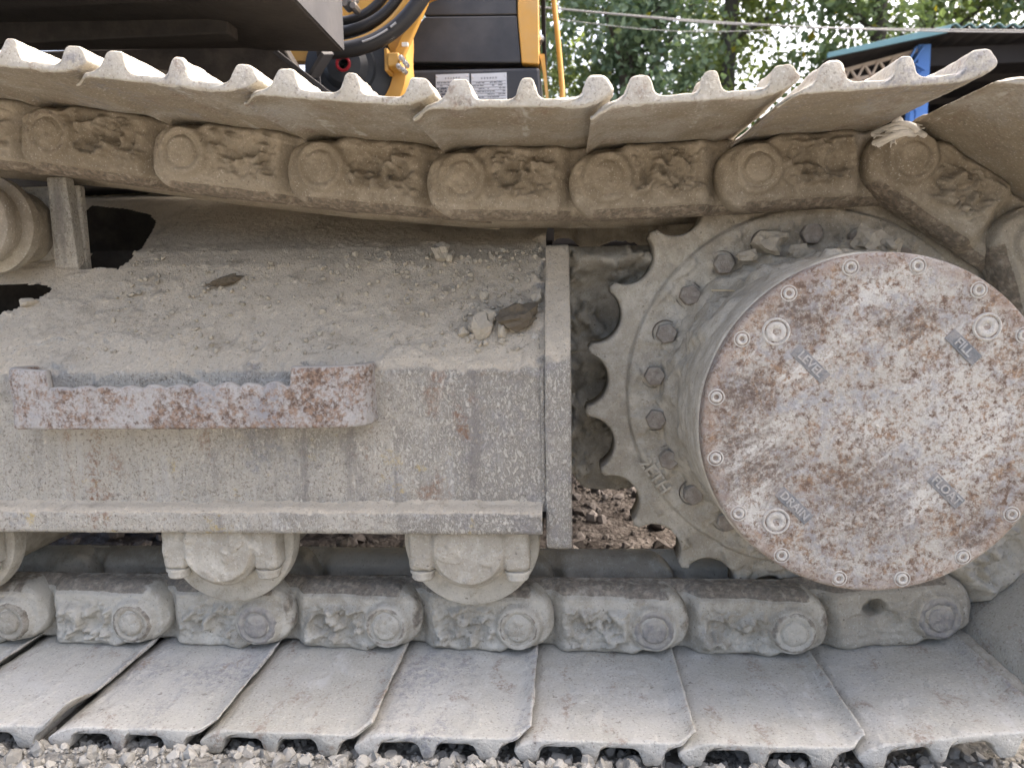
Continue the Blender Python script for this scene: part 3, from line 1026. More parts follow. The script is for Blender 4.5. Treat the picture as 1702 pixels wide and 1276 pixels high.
# ---- carrier roller
cr = MB().lathe([(0, -.004), (.052, -.004), (.060, -.001), (.063, .004), (.063, .012), (.058, .016), (.058, .030), (.066, .032), (.071, .036), (.071, .050),
                 (.066, .056), (.055, .060), (.055, .13), (0, .13)], (-.768, 0, .698), 64)
car = autosmooth(cr.build('carrier_roller', M_DARKSTEEL, EX))
car.data.materials.clear(); car.data.materials.append(M_MUD)
b = MB()
b.prism([(-.706, .632), (-.668, .632), (-.672, .70), (-.676, .770), (-.706, .770)], .085, .105, .002)
b.box((-.83, .105, .62), (-.668, .118, .76), .002)
b.build('carrier_bracket', M_FRAME, EX)
b = MB()
b.bar((-.755, .10, .48), (-.72, .14, .60), .022, .01, .001)
b.build('hose_bracket', M_FRAME, EX)

# ---- sprocket
NT_, C_, A_ = 21, .3185, .0405
th0 = math.radians(168.2)
out = []
step = 2 * PI / NT_
ph = math.asin(A_ / C_) * .985
for k in range(NT_):
    vc = th0 + step * (k + .5)
    # tooth tip, then the round gap that seats the bushing
    for t in np.linspace(-1, 1, 34):
        f = ph * np.sin(t * PI / 2)
        r = C_ * math.cos(f) - math.sqrt(max(A_ ** 2 - (C_ * math.sin(f)) ** 2, 0))
        out.append((vc + f, min(r, .3125)))
    out.append((vc + step / 2, .3128))
out = np.array(out)
TH, RO = out[:, 0], out[:, 1]
lev = np.concatenate([np.linspace(0, .58, 26), np.linspace(.60, .96, 20), [.985, 1.0]])
RI = .180
# radial levels: first the flange ring to r=.252, then stretched to the tooth outline
R2 = np.where(lev[None] < .6, RI + (.250 - RI) * (lev[None] / .6), .250 + (RO[:, None] - .250) * ((lev[None] - .6) / .4))
TT = TH[:, None] + 0 * R2
X = SPX + R2 * np.cos(TT); Z = SPZ + R2 * np.sin(TT)
y = .060 - .012 * ss((.2535 - R2) / .005)
lump = fbm(X, 0, Z, 30, 4, 81)
y = y - ss((.25 - R2) / .01) * (.004 * ss((lump - .08) * 4) + .003 * lump)
y = y - .0012 * fbm(X, 0, Z, 120, 3, 82) - .0015 * lump
y = y - .016 * ss((.215 - R2) / .03)
lowmud = ss((SPZ - .12 - Z) / .08)
y = y - lowmud * .007 * ss((fbm(X, 0, Z, 20, 4, 83) + .1) * 3)
# radial casting seams at each gap
da = np.abs(((TT - th0 - step * .5 + step / 2) % step) - step / 2) * R2
y = y + .0015 * np.exp(-(da / .0016) ** 2) * ss((R2 - .253) / .003)
edge = 1 - np.clip((RO[:, None] - R2) / .004, 0, 1)
y = y + .004 * edge ** 2
V = np.stack([X, y, Z], -1)
back = V[:, -1:].copy(); back[..., 1] = .112
inner = back.copy(); inner[..., 0] = SPX + .18 * np.cos(TT[:, -1:]); inner[..., 2] = SPZ + .18 * np.sin(TT[:, -1:])
V = np.concatenate([V, back, inner], 1)
wsp = np.concatenate([.30 * ss((R2 - .262) / .02), np.full((len(TH), 1), .5), np.zeros((len(TH), 1))], 1)
spk = obj('sprocket', V, gridfaces(len(TH), V.shape[1], cu=True, flip=True), M_MUD, EX, True, {'wear': wsp * .0 + wsp})
hx = MB()
hb = bmesh.new()
bmesh.ops.create_cone(hb, cap_ends=True, segments=6, radius1=.0148, radius2=.0148, depth=.016)
bmesh.ops.bevel(hb, geom=[e for e in hb.edges], offset=.0022, segments=2, profile=.5, affect='EDGES')
hx.bm(hb, Matrix.Rotation(PI / 2, 4, 'X'))
hx.lathe([(.017, .009), (.0185, .007), (.019, .014)], n=20)
hexm = hx.mesh('sprocket_bolt', M_BOLT, False)
for k in range(22):
    a = math.radians(173.3 + k * 360 / 22)
    random.seed(k)
    link_obj('sprocket_bolt', hexm, spk, Matrix.Translation((SPX + .2155 * math.cos(a), .039 + .003 * random.random(), SPZ + .2155 * math.sin(a))) @ Matrix.Rotation(random.random() * 2, 4, 'Y'))

# ---- final drive: drum and cover
DX, DZ, CY = .4088, .4335, -.1823
na = 220
dy = np.concatenate([np.linspace(.075, -.155, 60), [-.158, -.160, -.1605]])
rp_ = np.where(dy > .0, .1895 + .02 * ss((dy - .0) / .06), .1895)
rp_[-3:] = [.1895, .1885, .180]
A2 = np.arange(na) * 2 * PI / na
Yd, Ad = np.meshgrid(dy, A2, indexing='ij')
xq, zq = np.cos(Ad), np.sin(Ad)
nn = fbm(xq * .19, Yd, zq * .19, 30, 4, 91)
rd = rp_[:, None] + .0015 * nn + .005 * ss((nn - .15) * 4) * ss((Yd + .06) / .08) + .009 * ss((fbm(xq * .19, Yd, zq * .19, 18, 4, 93) - .02) * 4) * ss((zq - .1) / .4) * ss((Yd + .12) / .06) + .0006 * fbm(xq * .19, Yd, zq * .19, 120, 2, 92)
V = np.stack([DX + rd * xq, Yd, DZ + rd * zq], -1)
drum = obj('final_drive', V, gridfaces(len(dy), na, cv=True, flip=True), M_MUD, EX, True, {'wear': 0 * Yd})
# cover
cr_ = np.concatenate([np.linspace(.0004, .176, 62), [.179, .182, .1845, .1862, .1874, .188, .1882, .1882, .187]])
cyv = np.concatenate([np.zeros(62), [0, 0, .0003, .0012, .003, .0055, .009, .019, .0225]])
Rc, Ac = np.meshgrid(cr_, A2, indexing='ij')
Yc = CY + cyv[:, None] + 0 * Ac
Xc, Zc = DX + Rc * np.cos(Ac), DZ + Rc * np.sin(Ac)
Yc = Yc - (.0009 * fbm(Xc, 0, Zc, 14, 4, 95) + .0006 * fbm(Xc, 0, Zc, 90, 3, 96)) * ss((.19 - Rc) / .01)
V = np.stack([Xc, Yc, Zc], -1)
F = gridfaces(len(cr_), na, cv=True, flip=True).tolist(); F.append(list(range(na))[::1])
cov = obj('final_drive_cover', V, F, M_COVER, EX, True, {'wear': ss((Rc - .168) / .012) * .9})
cb = MB().lathe([(.0, .0008), (.0030, .0006), (.0036, -.0016), (.0058, -.0020), (.0068, -.0012), (.0072, .0012), (.0084, .0013), (.0088, -.0008), (.0099, -.0007), (.0108, .0018)], n=28)
cbm = cb.mesh('cover_bolt', M_PALEBOLT, True)
for k in range(16):
    a = math.radians(11.25 + 22.5 * k)
    link_obj('cover_bolt', cbm, cov, Matrix.Translation((DX + .1760 * math.cos(a), CY, DZ + .1760 * math.sin(a))) @ Matrix.Scale(.88, 4))
pg = MB().lathe([(.0, .003), (.0030, .003), (.0036, -.0002), (.0095, -.0010), (.0108, -.0002), (.0110, .0012), (.0122, .0010), (.0128, -.0012), (.0146, -.0010), (.0160, .0018)], n=36)
pgm = pg.mesh('oil_plug', M_PALEBOLT, True)
for px, pz in ((.2986, .5389), (.5174, .5407), (.3040, .3268)):
    link_obj('oil_plug', pgm, cov, Matrix.Translation((px, CY, pz)))


def text_mesh(s, size, depth):
    cu = bpy.data.curves.new('t', 'FONT')
    cu.body = s; cu.size = size; cu.extrude = depth; cu.align_x = 'CENTER'; cu.align_y = 'CENTER'
    cu.offset = size * .015
    cu.resolution_u = 3
    o = bpy.data.objects.new('t', cu)
    COL.objects.link(o)
    bpy.context.view_layer.update()
    me = bpy.data.meshes.new_from_object(o.evaluated_get(bpy.context.evaluated_depsgraph_get()))
    bpy.data.objects.remove(o); bpy.data.curves.remove(cu)
    return me


FACE = Matrix.Rotation(PI / 2, 4, 'X')        # text from the xy plane to a wall facing -Y
for word, px, pz, w in (('LEVEL', .3358, .5031, .047), ('FILL', .4941, .5193, .042), ('DRAIN', .3231, .3449, .047), ('FLOAT', .4845, .3623, .045)):
    Rm = Matrix.Translation((px, CY, pz)) @ Matrix.Rotation(math.radians(45), 4, 'Y')
    pad = MB().box((-w / 2, -.0009, -.0072), (w / 2, .002, .0072), .0004)
    pd = pad.build('name_pad', M_CASTPAD, cov, False, Rm)
    me = text_mesh(word, .0132, .0007)
    me.materials.append(M_CASTLET)
    me.name = 'cast_letters'
    link_obj('cast_letters', me, cov, Rm @ Matrix.Translation((0, -.0011, 0)) @ FACE)
me = text_mesh('2ETH', .025, .0012); me.materials.append(M_MUD)
tp_ = at(1088, 790, .048)
link_obj('cast_letters', me, spk, Matrix.Translation((tp_[0], .0455, tp_[2])) @ Matrix.Rotation(math.radians(55), 4, 'Y') @ FACE)

# ---- clods of mud stuck on the hub flange
def rock(name, loc, size, seed, mat, parent=None, rot=(0, 0, 0), sub=3):
    V, F = rock_base(seed, sub, 1.0)
    n = fbm(V[:, 0], V[:, 1], V[:, 2], 3.0, 3, seed + 9)
    V = V * (1 + .16 * n)[:, None] * np.array(size)
    E = Matrix.Translation(loc) @ Matrix.Rotation(rot[2], 4, 'Z') @ Matrix.Rotation(rot[1], 4, 'Y') @ Matrix.Rotation(rot[0], 4, 'X')
    return obj(name, V, F, mat, parent, False, None, E)


for i, (px, py, Y, s) in enumerate([(1275, 402, .03, .024), (1445, 402, .0, .026), (1415, 412, .01, .018), (1330, 420, .02, .016), (1480, 410, -.01, .018), (1245, 425, .02, .014)]):
    p = at(px, py, Y)
    o = rock('mud_clod', p, (s, s * .8, s * .75), 300 + i, M_CLOD, drum)

# ---- upper structure
# deck whose end face and underside hang over the track
b = MB()
b.prism([(-.436, 1.137), (-.434, 1.62), (-2.2, 1.62), (-2.2, 1.20), (-.66, 1.155), (-.61, 1.147)], -.05, .75, .004)
dk = b.build('deck_frame', M_DARKSTEEL, EX)
b = MB()
b.box((-.436, -.046, 1.141), (-.4325, .752, 1.62), .001)
b.build('deck_end_plate', M_GREYSTEEL, dk)
b = MB()
for Yb, z0 in ((.30, 1.112), (.56, 1.125)):
    b.box((-2.1, Yb, z0), (-.62, Yb + .05, 1.22), .004)
b.build('deck_rib', M_DARKSTEEL, dk)
b = MB()
b.prism([(-2.3, 1.02), (-.62, 1.00), (-.54, 1.06), (-.62, 1.20), (-2.3, 1.22)], .86, .92, .005)
b.prism([(-2.4, .80), (-.42, .78), (-.54, 1.02), (-2.4, 1.04)], 1.05, 1.3, .01)
b.build('turntable_guard', M_DARKSTEEL, EX)
b = MB()
b.prism([(-2.0, .60), (-.12, .60), (-.20, .93), (-.42, .97), (-2.0, .97)], .52, 2.1, .02)
b.build('car_body', M_DARKSTEEL, EX)
b = MB()
b.box((-2.0, .42, .80), (-.50, .53, .99), .01)  # unseen shield box, added to keep light off the frame skin
b.prism([(-.12, .66), (.62, .66), (.62, .73), (-.12, .78)], .54, 2.0, .02)  # extra block added to darken the ground beyond the frame
b.build('shade_block', M_DARKSTEEL, EX)
b = MB().lathe([(.0, .115), (.165, .115), (.165, .30), (.13, .33), (.13, .52), (0, .52)], (SPX, 0, SPZ), 40)
b.build('travel_motor', M_DARKSTEEL, EX)
stad = [(SPX + .36 * math.cos(a), SPZ + .36 * math.sin(a) ) for a in np.linspace(-PI / 2, PI / 2, 14)] + [(-2.6 + .36 * math.cos(a), SPZ + .36 * math.sin(a)) for a in np.linspace(PI / 2, 1.5 * PI, 14)]
MB().prism(stad, 2.05, 2.6, 0).build('opposite_track', M_DARKSTEEL, EX)  # unseen far track, a plain loop added to block low light
b = MB().lathe([(0, .95), (.62, .95), (.62, 1.14), (0, 1.14)], (-1.25, 1.35, 0), 48, 'z')
b.build('slew_ring', M_DARKSTEEL, EX)
# folded grey bracket below the deck corner
b = MB()
p1, p2, p3 = at(462, 90, .80), at(560, 165, .80), at(545, 88, .83)
b.bar(p1, at(590, 190, .80), .012, .05, .002, up=(0, 1, 0))
b.bar(at(520, 128, .86), p3, .010, .045, .002, up=(0, 1, 0))
b.box(at(525, 100, .88), at(535, 160, .89), .001)
b.build('grey_bracket', M_GREYSTEEL, EX)
# black motor with red ring, in a yellow housing
c = at(577, 113, 1.0)
sw = MB().lathe([(0, -.0), (.012, -.0), (.0125, -.03), (.020, -.036), (.045, -.030), (.060, -.012), (.074, -.010), (.078, .0), (.095, .004), (.118, .012), (.122, .03), (.122, .12), (0, .12)], (c[0], 1.0, c[2]), 56)
sw = autosmooth(sw.build('swivel_motor', M_BLUEBLACK, EX))
rg = MB().lathe([(.0125, -.036), (.0145, -.0395), (.0185, -.0395), (.0205, -.036), (.0205, -.03), (.0125, -.03)], (c[0], 1.0, c[2]), 32)
autosmooth(rg.build('red_ring', M_RED, sw))
hsg = MB()
R0 = .123
pl = [(c[0] + R0 * math.cos(a), c[2] + R0 * math.sin(a)) for a in np.linspace(-1.9, 1.5, 26)]
pl2 = [(c[0] + (R0 + .035 + .07 * ss((a - .1) / 1.0)) * math.cos(a), c[2] + (R0 + .035 + .07 * ss((a - .1) / 1.0)) * math.sin(a)) for a in np.linspace(1.5, -1.9, 26)]
hsg.prism(pl + pl2, 1.0, 1.10, 0)
hsg = autosmooth(hsg.build('yellow_housing', M_YELLOW, EX))
b = MB()
yt = lambda x, y, Y: tuple(at(x, y, Y))
b.bar(yt(655, 112, .985), yt(705, 0, .985), .027, .022, .004, up=(0, 1, 0))
b.tube(bez([yt(540, 75, .96), yt(618, 76, .96), yt(668, 36, .96), yt(698, -45, .96)], 24), .0085, 10)
b.bar(yt(560, 35, 1.2), yt(730, -40, 1.2), .10, .05, .006, up=(0, 1, 0))
b.bar(yt(575, 66, 1.15), yt(640, 55, 1.15), .05, .05, .006, up=(0, 1, 0))
b.bar(yt(545, 92, 1.05), yt(470, 92, 1.05), .045, .03, .004, up=(0, 1, 0))
b.bar(yt(640, 75, 1.18), yt(600, 130, 1.18), .16, .05, .008, up=(0, 1, 0))
b.build('boom_foot', M_YELLOW, hsg)
p = at(673, 74, .968)
MB().box((p[0] - .008, .967, p[2] - .005), (p[0] + .008, .973, p[2] + .005), .0005).build('white_sticker', M_WHITE, hsg)
# valve block with four bright fittings
p = at(656, 101, .95)
b = MB()
b.box((p[0] - .016, .935, p[2] - .018), (p[0] + .014, .999, p[2] + .016), .004)
b.box((p[0] - .026, .945, p[2] - .026), (p[0] - .016, .999, p[2] + .030), .003)
vb = b.build('valve_block', M_YELLOW, EX)
for dx, dz in ((668, 98), (675, 107), (664, 112), (672, 118)):
    q = at(dx, dz, .935)
    autosmooth(MB().lathe([(0, -.020), (.004, -.020), (.0055, -.017), (.0055, -.008), (.0075, -.008), (.0075, .014), (0, .014)], (q[0], .935, q[2]), 6).build('hose_fitting', M_CHROME, vb))
for dx, dz in ((577, 10), (584, 3), (590, 14), (588, -4)):
    q = at(dx, dz, .95)
    autosmooth(MB().lathe([(0, -.022), (.008, -.022), (.010, -.017), (.010, .02), (0, .02)], (q[0], .95, q[2]), 8).build('hose_fitting', M_CHROME, vb))
# three black hoses
for (a, b1, c1, d1, r) in ((yt(535, 38, 1.0), yt(600, 42, 1.0), yt(640, 12, 1.0), yt(656, -45, 1.0), .0125),
                           (yt(535, 57, .97), yt(612, 56, .97), yt(660, 22, .97), yt(684, -45, .97), .0145),
                           (yt(530, 84, .92), yt(622, 90, .92), yt(682, 48, .92), yt(722, -45, .92), .0200)):
    P = bez([a, b1, c1, d1])
    hz = MB().tube(P, r, 20).build('hydraulic_hose', M_HOSE, EX, True)
    b = MB()
    if r > .018:
        for t0 in (12, 14.5, 16, 18, 21):
            i0 = int(t0)
            q = P[i0:i0 + 3] + np.array([0, -r * 1.0, r * .12])
            b.tube(q, .0028, 6)
        b.build('hose_print', M_HOSEPRINT, hz)
# cab: charcoal side panel, lower box with name plates, yellow corner post
def quadslab(name, pix, Y, thick, mat, parent, bev=.004):
    P = [at(x, y, Y) for x, y in pix]
    mb = MB().prism([(q[0], q[2]) for q in P], Y, Y + thick, bev)
    return mb.build(name, mat, parent)


cab = quadslab('cab_panel', [(706, 28), (640, 104), (866, 105), (859, 26)], 1.30, .5, M_PANEL, EX)
quadslab('cab_panel', [(600, -300), (706, 26.5), (859, 24.5), (846, -300)], 1.302, .5, M_PANEL, EX)
quadslab('cab_base', [(610, 118), (600, 330), (910, 330), (897, 112)], 1.30, .5, M_PANEL, EX, .008)
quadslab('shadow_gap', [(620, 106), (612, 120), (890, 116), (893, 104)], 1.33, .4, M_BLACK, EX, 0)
post = quadslab('cab_post', [(860, -300), (860.5, 26), (867, 105), (896, 107), (891, -300)], 1.296, .12, M_YELLOW, EX, .003)
quadslab('cab_post_foot', [(896, 90), (902, 118), (908, 172), (910, 330), (918, 330), (913, 172), (905, 90)], 1.31, .10, M_YELLOW, EX, .0)
quadslab('door_seal', [(895, -300), (900, 60), (904, 142), (910, 142), (907, 60), (903, -300)], 1.36, .05, M_BLACK, EX, .003)
p = at(899, 64, 1.35)
autosmooth(MB().lathe([(0, -.012), (.008, -.01), (.01, 0), (.01, .03), (0, .03)], (p[0], 1.35, p[2]), 16).build('door_latch', M_CHROME, EX))
P = [at(917, -300, 1.5), at(920, 0, 1.5), at(927, 60, 1.5), at(933, 130, 1.5), at(935, 155, 1.5), at(934, 166, 1.5), at(929, 172, 1.5), at(920, 174, 1.48), at(905, 175, 1.42)]
q = np.array(P)
uu = np.linspace(0, len(q) - 1, 60)
q = np.stack([np.interp(uu, np.arange(len(q)), q[:, k]) for k in range(3)], -1)
for _ in range(3): q[1:-1] = .5 * q[1:-1] + .25 * (q[:-2] + q[2:])
MB().tube(q, .0085, 12).build('grab_rail', M_YELLOW, EX, True)
# two printed plates
for (x0, x1, dark) in ((724, 781, True), (783, 843, False)):
    a, d = at(x0, 125.5, 1.296), at(x1, 178, 1.296)
    pl = MB().box((a[0], 1.2955, d[2]), (d[0], 1.299, a[2] + (.0015 if dark else .004)), .0006).build('name_plate', M_PLATE, EX)
    w, h = d[0] - a[0], a[2] - d[2]
    b = MB()
    rr = random.Random(5 + x0)
    nrow = 9
    for i in range(nrow):
        z0 = a[2] - h * (.20 + .8 * i / nrow)
        if dark and i > 1:
            b.box((a[0] + w * .02, 1.2950, z0 - h * .07), (a[0] + w * .98, 1.2957, z0), 0)
        else:
            x = a[0] + w * .03
            b.box((x, 1.2950, z0 - h * .012), (a[0] + w * .97, 1.2957, z0), 0)
            while x < a[0] + w * .9:
                l = w * rr.uniform(.03, .12)
                if rr.random() < .7: b.box((x, 1.2950, z0 - h * .052), (min(x + l, a[0] + w * .96), 1.2957, z0 - h * .028), 0)
                x += l + w * .02
    for i in range(6):     # heading characters, too small to read
        x = a[0] + w * (.28 + .08 * i); z0 = a[2] - h * .06
        b.box((x, 1.2950, z0 - h * .06), (x + w * .05, 1.2957, z0 - h * .05), 0)
        b.box((x + w * .012, 1.2950, z0 - h * .08), (x + w * .022, 1.2957, z0 - h * .02), 0)
        b.box((x, 1.2950, z0 - h * .03), (x + w * .05, 1.2957, z0 - h * .022), 0)
    b.build('plate_print', M_INK, pl)
    if dark:
        b = MB()
        for i in range(2, nrow):
            z0 = a[2] - h * (.20 + .8 * i / nrow)
            for j in range(7):
                x = a[0] + w * (.08 + .12 * j)
                if rr.random() < .75: b.box((x, 1.2944, z0 - h * .045), (x + w * rr.uniform(.04, .09), 1.29495, z0 - h * .025), 0)
        b.build('plate_print', M_PLATE, pl)
    b = MB()
    for fx_ in (.04, .96):
        for fz_ in (.05, .93):
            b.lathe([(0, -.002), (.003, -.0015), (.0035, .001)], (a[0] + w * fx_, 1.2955, a[2] - h * fz_), 10)
    b.build('plate_rivet', M_CHROME, pl)

# ================================================================== LOOSE THINGS ON THE FRAME
def slope_pt(px, py):
    """point on the sloping frame skin seen at a pixel"""
    d = ((px - 851) * CR - (py - 638) * CU) / 1230 + CF
    P = np.array(FP)
    for t in np.linspace(.8, 1.8, 2000):
        q = CAMP + d * t
        z = np.interp(q[1], P[1:, 0], P[1:, 1]) if q[1] > -.06 else 9
        if z < 5 and q[2] <= z: return q
    return CAMP + d


q = slope_pt(866, 541)
tag(rock('stone', q + np.array([0, -.006, .012]), (.028, .016, .014), 401, M_STONE, None, (.5, -.25, .1)), 'flat dark brown stone lying among pale clods by the end plate', 'stone')
q = slope_pt(376, 474)
tag(rock('stone', q + np.array([0, -.004, .006]), (.024, .011, .008), 417, M_STONE, None, (.6, -.2, .25)), 'small flat oval stone alone on the dusty slope above the step', 'stone')
clods = [(800, 552, .016, 'largest pale mud clod below the brown stone'), (813, 530, .012, 'pale mud clod left of the brown stone'), (803, 517, .008, 'small pale clod at the top of the clod heap'),
         (835, 555, .010, 'small pale clod just under the brown stone'), (772, 556, .009, 'small pale clod at the left end of the heap'), (783, 548, .006, 'tiny pale clod between two larger ones at the heap left end'),
         (733, 428, .014, 'mud clod high on the slope under the sagging chain'), (747, 432, .009, 'smaller mud clod right beside the high clod under the chain'), (50, 508, .009, 'angular grey clod on the rim of the left opening'),
         (868, 512, .009, 'small clod behind the brown stone'), (893, 500, .010, 'small clod leaning on the end plate'), (806, 495, .007, 'tiny clod above the heap on the slope')]
for i, (px, py, s, lab) in enumerate(clods):
    q = slope_pt(px, py)
    s *= 1.25
    r_ = random.Random(i)
    tag(rock('mud_clod', q + np.array([0, -.3 * s, .35 * s]), (s, s * .8, s * .7), 430 + i, M_CLOD, None, (r_.random() * 3, r_.random() * 3, r_.random() * 3), 2), lab, 'clod', 'clods of dry mud on the track frame')
# crumbs
rr = np.random.RandomState(12)
FPa = np.array(FP)


def crumb_x(r, n): return np.where(r.rand(n) < .35, r.normal(-.02, .07, n).clip(-.35, .035), r.uniform(-.59, .035, n))


scatter('mud_crumbs', 1300, crumb_x, lambda r, n: r.uniform(-.045, .10, n),
        lambda x, y, s: np.interp(y, FPa[2:, 0], FPa[2:, 1]) + .002 + s * .3, .0009, .0055, M_CLOD, 'fine crumbs of dry mud strewn over the frame slope', 'crumbs', 21, power=3.5)
# straw by the sprocket
p, q = at(1183, 482, .025), at(1228, 483, -.02)
tag(MB().tube(np.linspace(p, q, 6), .0011, 6).build('straw', M_STRAW, None, True), 'thin dry straw stuck between the sprocket bolts and the drum', 'straw')
# frayed rope wedged between shoe and link
rp0 = at(1500, 215, -.02)
R_ = np.random.RandomState(5)
b = MB()
for i in range(26):
    P0 = at(R_.uniform(1450, 1490), R_.uniform(218, 245), -.03 + .03 * R_.rand())
    P1 = at(R_.uniform(1470, 1500), R_.uniform(200, 235), -.05)
    P2 = at(R_.uniform(1500, 1525), R_.uniform(200, 232), -.05)
    P3 = at(R_.uniform(1510, 1538), R_.uniform(205, 226), -.02 - .02 * R_.rand())
    thick = i < 5
    b.tube(bez([P0, P1, P2, P3], 14), .0036 if thick else .0008, 7)
P0 = at(1492, 202, -.03)
b.tube(bez([at(1480, 225, -.03), at(1490, 190, -.03), at(1497, 190, -.03), at(1500, 222, -.03)], 12), .004, 8)
tag(b.build('frayed_rope', M_ROPE, None, True), 'knot of frayed white rope wedged above the link beside the rightmost upper shoe', 'rope')

# ================================================================== BACKGROUND: shed, cables, trees
SY = 11.0
sh = empty('open_shed', (6.5, SY + 3, GZ))
tag(sh, 'open-sided shed with teal roof edge, cream truss and blue post', 'shed')


def S3(x, y, Y=SY): return at(x, y, Y)


# corrugated roof
def corr(name, A, B, depth, mat, parent, period=.20, amp=.022, nseg=None, rise=0.0):
    A, B = np.array(A), np.array(B)
    L = np.linalg.norm(B - A)
    n = int(L / period * 8)
    t = np.linspace(0, 1, n)
    P = A[None] + (B - A)[None] * t[:, None]
    P[:, 2] += amp * np.sin(t * L / period * 2 * PI)
    Q = P + np.array([0, depth, rise])
    V = np.stack([P, Q, Q + (0, 0, .012), P + (0, 0, .012)], 1)
    return obj(name, V, gridfaces(n, 4, cv=True), mat, parent)


A, Pk, Rt = S3(1368, 104), S3(1556, 59), S3(1720, 61)
n_ = 40
corr('roof', (A[0], SY - .3, A[2]), (Pk[0], SY - .3, Pk[2]), 7.0, M_SHEDDARK, sh, .22, .006, rise=-.25)
corr('roof', (Pk[0] + .01, SY - .3, Pk[2]), (Pk[0] + 7, SY - .3, Pk[2] - .25), 7.0, M_SHEDDARK, sh, .20, .03, rise=-.3)
MB().prism([(A[0] - .05, A[2] - .035), (Pk[0], Pk[2] - .075), (Pk[0] + .06, Pk[2] + .035), (A[0] - .05, A[2] + .035)], SY - .36, SY - .31, .004).build('fascia', M_TEAL, sh)
corr('eave_flashing', (Pk[0] + .06, SY - .33, Pk[2] + .02), (Pk[0] + 7, SY - .33, Pk[2] - .23), .08, M_TEAL, sh, .20, .03)
b = MB(); b.box((Pk[0] - .2, SY + .05, Pk[2] - .42), (Pk[0] + 7, SY + .10, Pk[2] - .16), .005); b.build('eave_beam', M_SHEDDARK, sh)
for k in range(4):
    MB().box((A[0], SY + .8 + 1.5 * k, A[2] - .16), (Pk[0] + 7, SY + .86 + 1.5 * k, A[2] - .06), .005).build('purlin', M_SHEDDARK, sh)
MB().box((A[0], SY + 6.4, GZ), (Pk[0] + 7, SY + 6.5, A[2] + .1)).build('back_wall', M_SHEDDARK, sh)
MB().box((Pk[0] + 7, SY, GZ), (Pk[0] + 7.1, SY + 6.5, A[2] + .2)).build('side_wall', M_SHEDDARK, sh)
# blue posts
for x0, x1, yy in ((1527, 1548, 74), (1516, 1524, 108)):
    a, d = S3(x0, yy), S3(x1, yy)
    MB().box((a[0], SY, GZ), (d[0], SY + .16, a[2]), .01).build('post', M_BLUE, sh)
for (x0, y0, x1, y1, m_) in [(1376, 124, 1532, 82, M_CREAM), (1382, 142, 1530, 106, M_CREAM)]:
    a, d = S3(x0, y0), S3(x1, y1)
    MB().bar((a[0], SY + .05, a[2]), (d[0], SY + .05, d[2]), .055, .055, .004).build('truss_chord', m_, sh)
tx = [1378, 1390, 1402, 1413, 1425, 1437, 1449, 1461, 1474, 1487, 1497, 1504]
top_y = lambda x: 124 - (x - 1376) * 42 / 156
bot_y = lambda x: 142 - (x - 1382) * 36 / 148
for i in range(len(tx) - 1):
    up_ = i % 2 == 0
    a = S3(tx[i], bot_y(tx[i]) if up_ else top_y(tx[i]), SY)
    d = S3(tx[i + 1], top_y(tx[i + 1]) if up_ else bot_y(tx[i + 1]), SY)
    MB().bar((a[0], SY + .01, a[2]), (d[0], SY + .01, d[2]), .045, .03, .003).build('truss_web', M_CREAM, sh)
for x0, y0, x1, y1 in ((1506, 108, 1521, 80), (1517, 106, 1534, 78), (1520, 108, 1536, 118), (1519, 135, 1532, 120), (1519, 140, 1530, 155), (1519, 185, 1532, 165)):
    a, d = S3(x0, y0), S3(x1, y1)
    MB().bar((a[0], SY - .03, a[2]), (d[0], SY - .03, d[2]), .05, .03, .003).build('truss_web', M_BLUE, sh)

# cables
def cable(pix, Y, r, label):
    P = np.array([at(x, y, Y) for x, y in pix])
    t = np.linspace(0, len(P) - 1, 80)
    k = np.arange(len(P))
    co = [np.polyfit(k, P[:, j], min(3, len(P) - 1)) for j in range(3)]
    Q = np.stack([np.polyval(c, t) for c in co], -1)
    o = MB().tube(Q, r, 8).build('cable', M_WIRE, None, True)
    tag(o, label, 'cable', 'overhead cables in front of the trees')


cable([(860, 8), (1100, 30), (1380, 47), (1740, 54)], 10, .010, 'upper thick pale cable strung before the trees')
cable([(860, 10), (1100, 32), (1300, 44), (1740, 51)], 10.2, .008, 'second cable twisted along the upper thick cable')
cable([(860, 22), (1050, 47), (1190, 53), (1380, 47)], 10.4, .005, 'thin sagging wire hanging under the thick cables')

# trees
M_LEAF = [m_leaf('poplar_leaf', (.075, .125, .06), (.19, .26, .14), (.30, .26, .03)),
          m_leaf('bluish_leaf', (.07, .12, .075), (.18, .25, .165), (.22, .22, .03)),
          m_leaf('olive_leaf', (.095, .13, .05), (.21, .265, .11), (.34, .28, .03))]


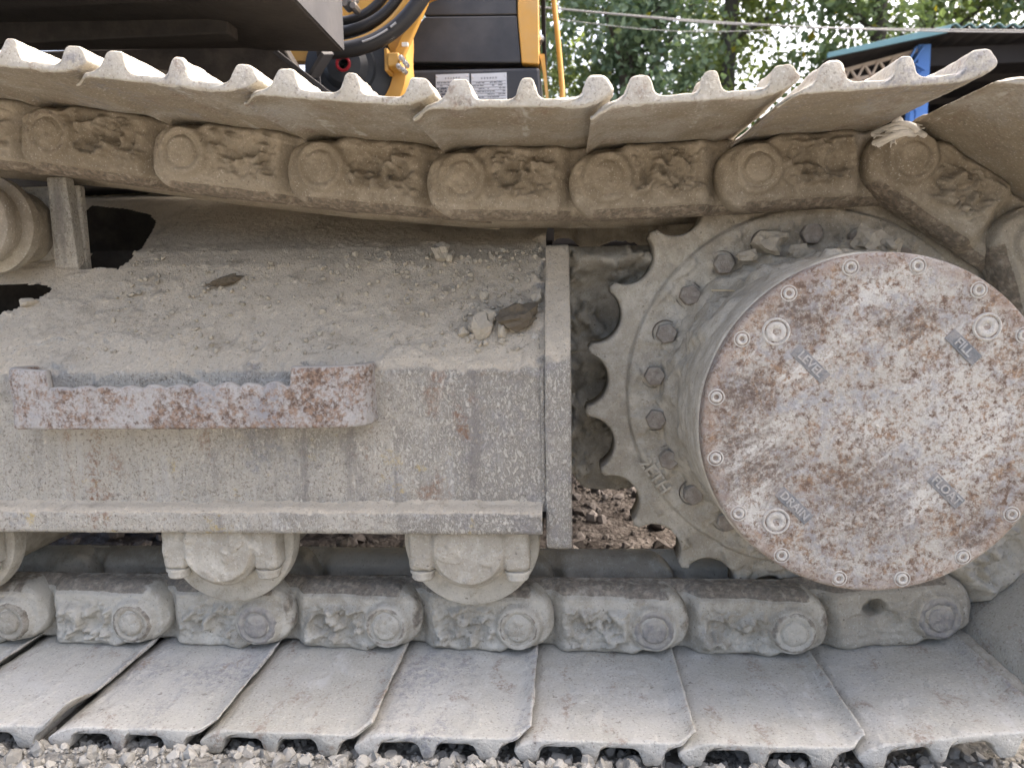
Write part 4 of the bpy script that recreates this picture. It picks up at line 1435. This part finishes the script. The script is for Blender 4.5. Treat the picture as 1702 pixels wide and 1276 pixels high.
def tree(x, y, h, rad, seed, li, nleaf, lab, bare=.0):
    r = np.random.RandomState(seed)
    root = empty('tree', (x, y, GZ))
    tag(root, lab, 'tree', 'row of trees behind the yard')
    b = MB()
    zs = np.linspace(0, h * .92, 16)
    wob = np.cumsum(r.normal(0, .06, (16, 2)), 0)
    P = np.stack([x + wob[:, 0], y + wob[:, 1], GZ - .05 + zs], -1)
    R0 = .022 * h
    b.tube(P, R0 * (1 - .85 * zs / zs[-1]) + .02, 10)
    tips = []
    for k in range(26):
        i = r.randint(2, 15)
        a = r.rand() * 2 * PI
        L = rad * r.uniform(.5, 1.0)
        d = np.array([math.cos(a), math.sin(a), r.uniform(.2, .9)])
        Q = bez([P[i], P[i] + d * L * .35, P[i] + d * L * .7 + (0, 0, .1), P[i] + d * L], 8)
        b.tube(Q, np.linspace(R0 * .32, .012, 8), 6)
        tips += list(Q[2:])
    b.build('trunk', M_BARK, root, True)
    # leaf clumps spread through the volume
    nc = 95
    cc = []
    for k in range(nc):
        t = r.rand() ** .9
        z = GZ + 1.2 + t * (h - 1.0)
        rr_ = rad * (1 - .45 * abs(t - .4)) * math.sqrt(r.rand())
        a = r.rand() * 2 * PI
        cc.append((x + rr_ * math.cos(a), y + rr_ * math.sin(a), z))
    cc = np.array(cc + [tuple(q) for q in tips[::3]])
    ci = r.randint(len(cc), size=nleaf)
    sp = r.uniform(.18, .55, len(cc))
    C = cc[ci] + r.normal(size=(nleaf, 3)) * sp[ci][:, None] * np.array([1, 1, .8])
    C = C[C[:, 2] > GZ + .6]
    n = len(C)
    n1 = r.normal(size=(n, 3)); n1 /= np.linalg.norm(n1, axis=1)[:, None]
    n2 = np.cross(n1, r.normal(size=(n, 3))); n2 /= np.linalg.norm(n2, axis=1)[:, None]
    n3 = np.cross(n1, n2)
    s = r.uniform(.045, .10, n)[:, None]
    V = np.stack([C - n2 * s * 1.15, C + n3 * s * .75 + n1 * s * .2, C + n2 * s * 1.3 - n1 * s * .15, C - n3 * s * .75 + n1 * s * .2], 1)
    F = np.arange(n * 4).reshape(n, 4)
    clt = r.rand(len(cc))[ci][:n]
    tint = np.repeat(np.clip(.55 * clt + .45 * r.rand(n), 0, 1), 4)
    obj('crown', V, F, M_LEAF[li], root, False, {'tint': tint})


TREES = [(-1.0, 18.5, 12, 2.6, 2, 'tree just right of the yellow cab post'), (1.6, 16.0, 12, 1.9, 1, 'tall tree with a bluish crown right of the grab rail'),
         (4.0, 18.0, 13, 2.1, 2, 'tree with a straight dark trunk above the middle shoes'), (6.6, 16.5, 12, 2.0, 0, 'dense green tree left of the shed roof'),
         (9.6, 20.0, 13, 2.3, 2, 'olive tree behind the shed roof corner'), (12.2, 18.5, 13, 2.4, 1, 'dark tree over the shed roof at the right edge')]
for i, (x, y, h, rad, li, lab) in enumerate(TREES):
    tree(x, y, h, rad, 600 + i, li, 14500, lab)
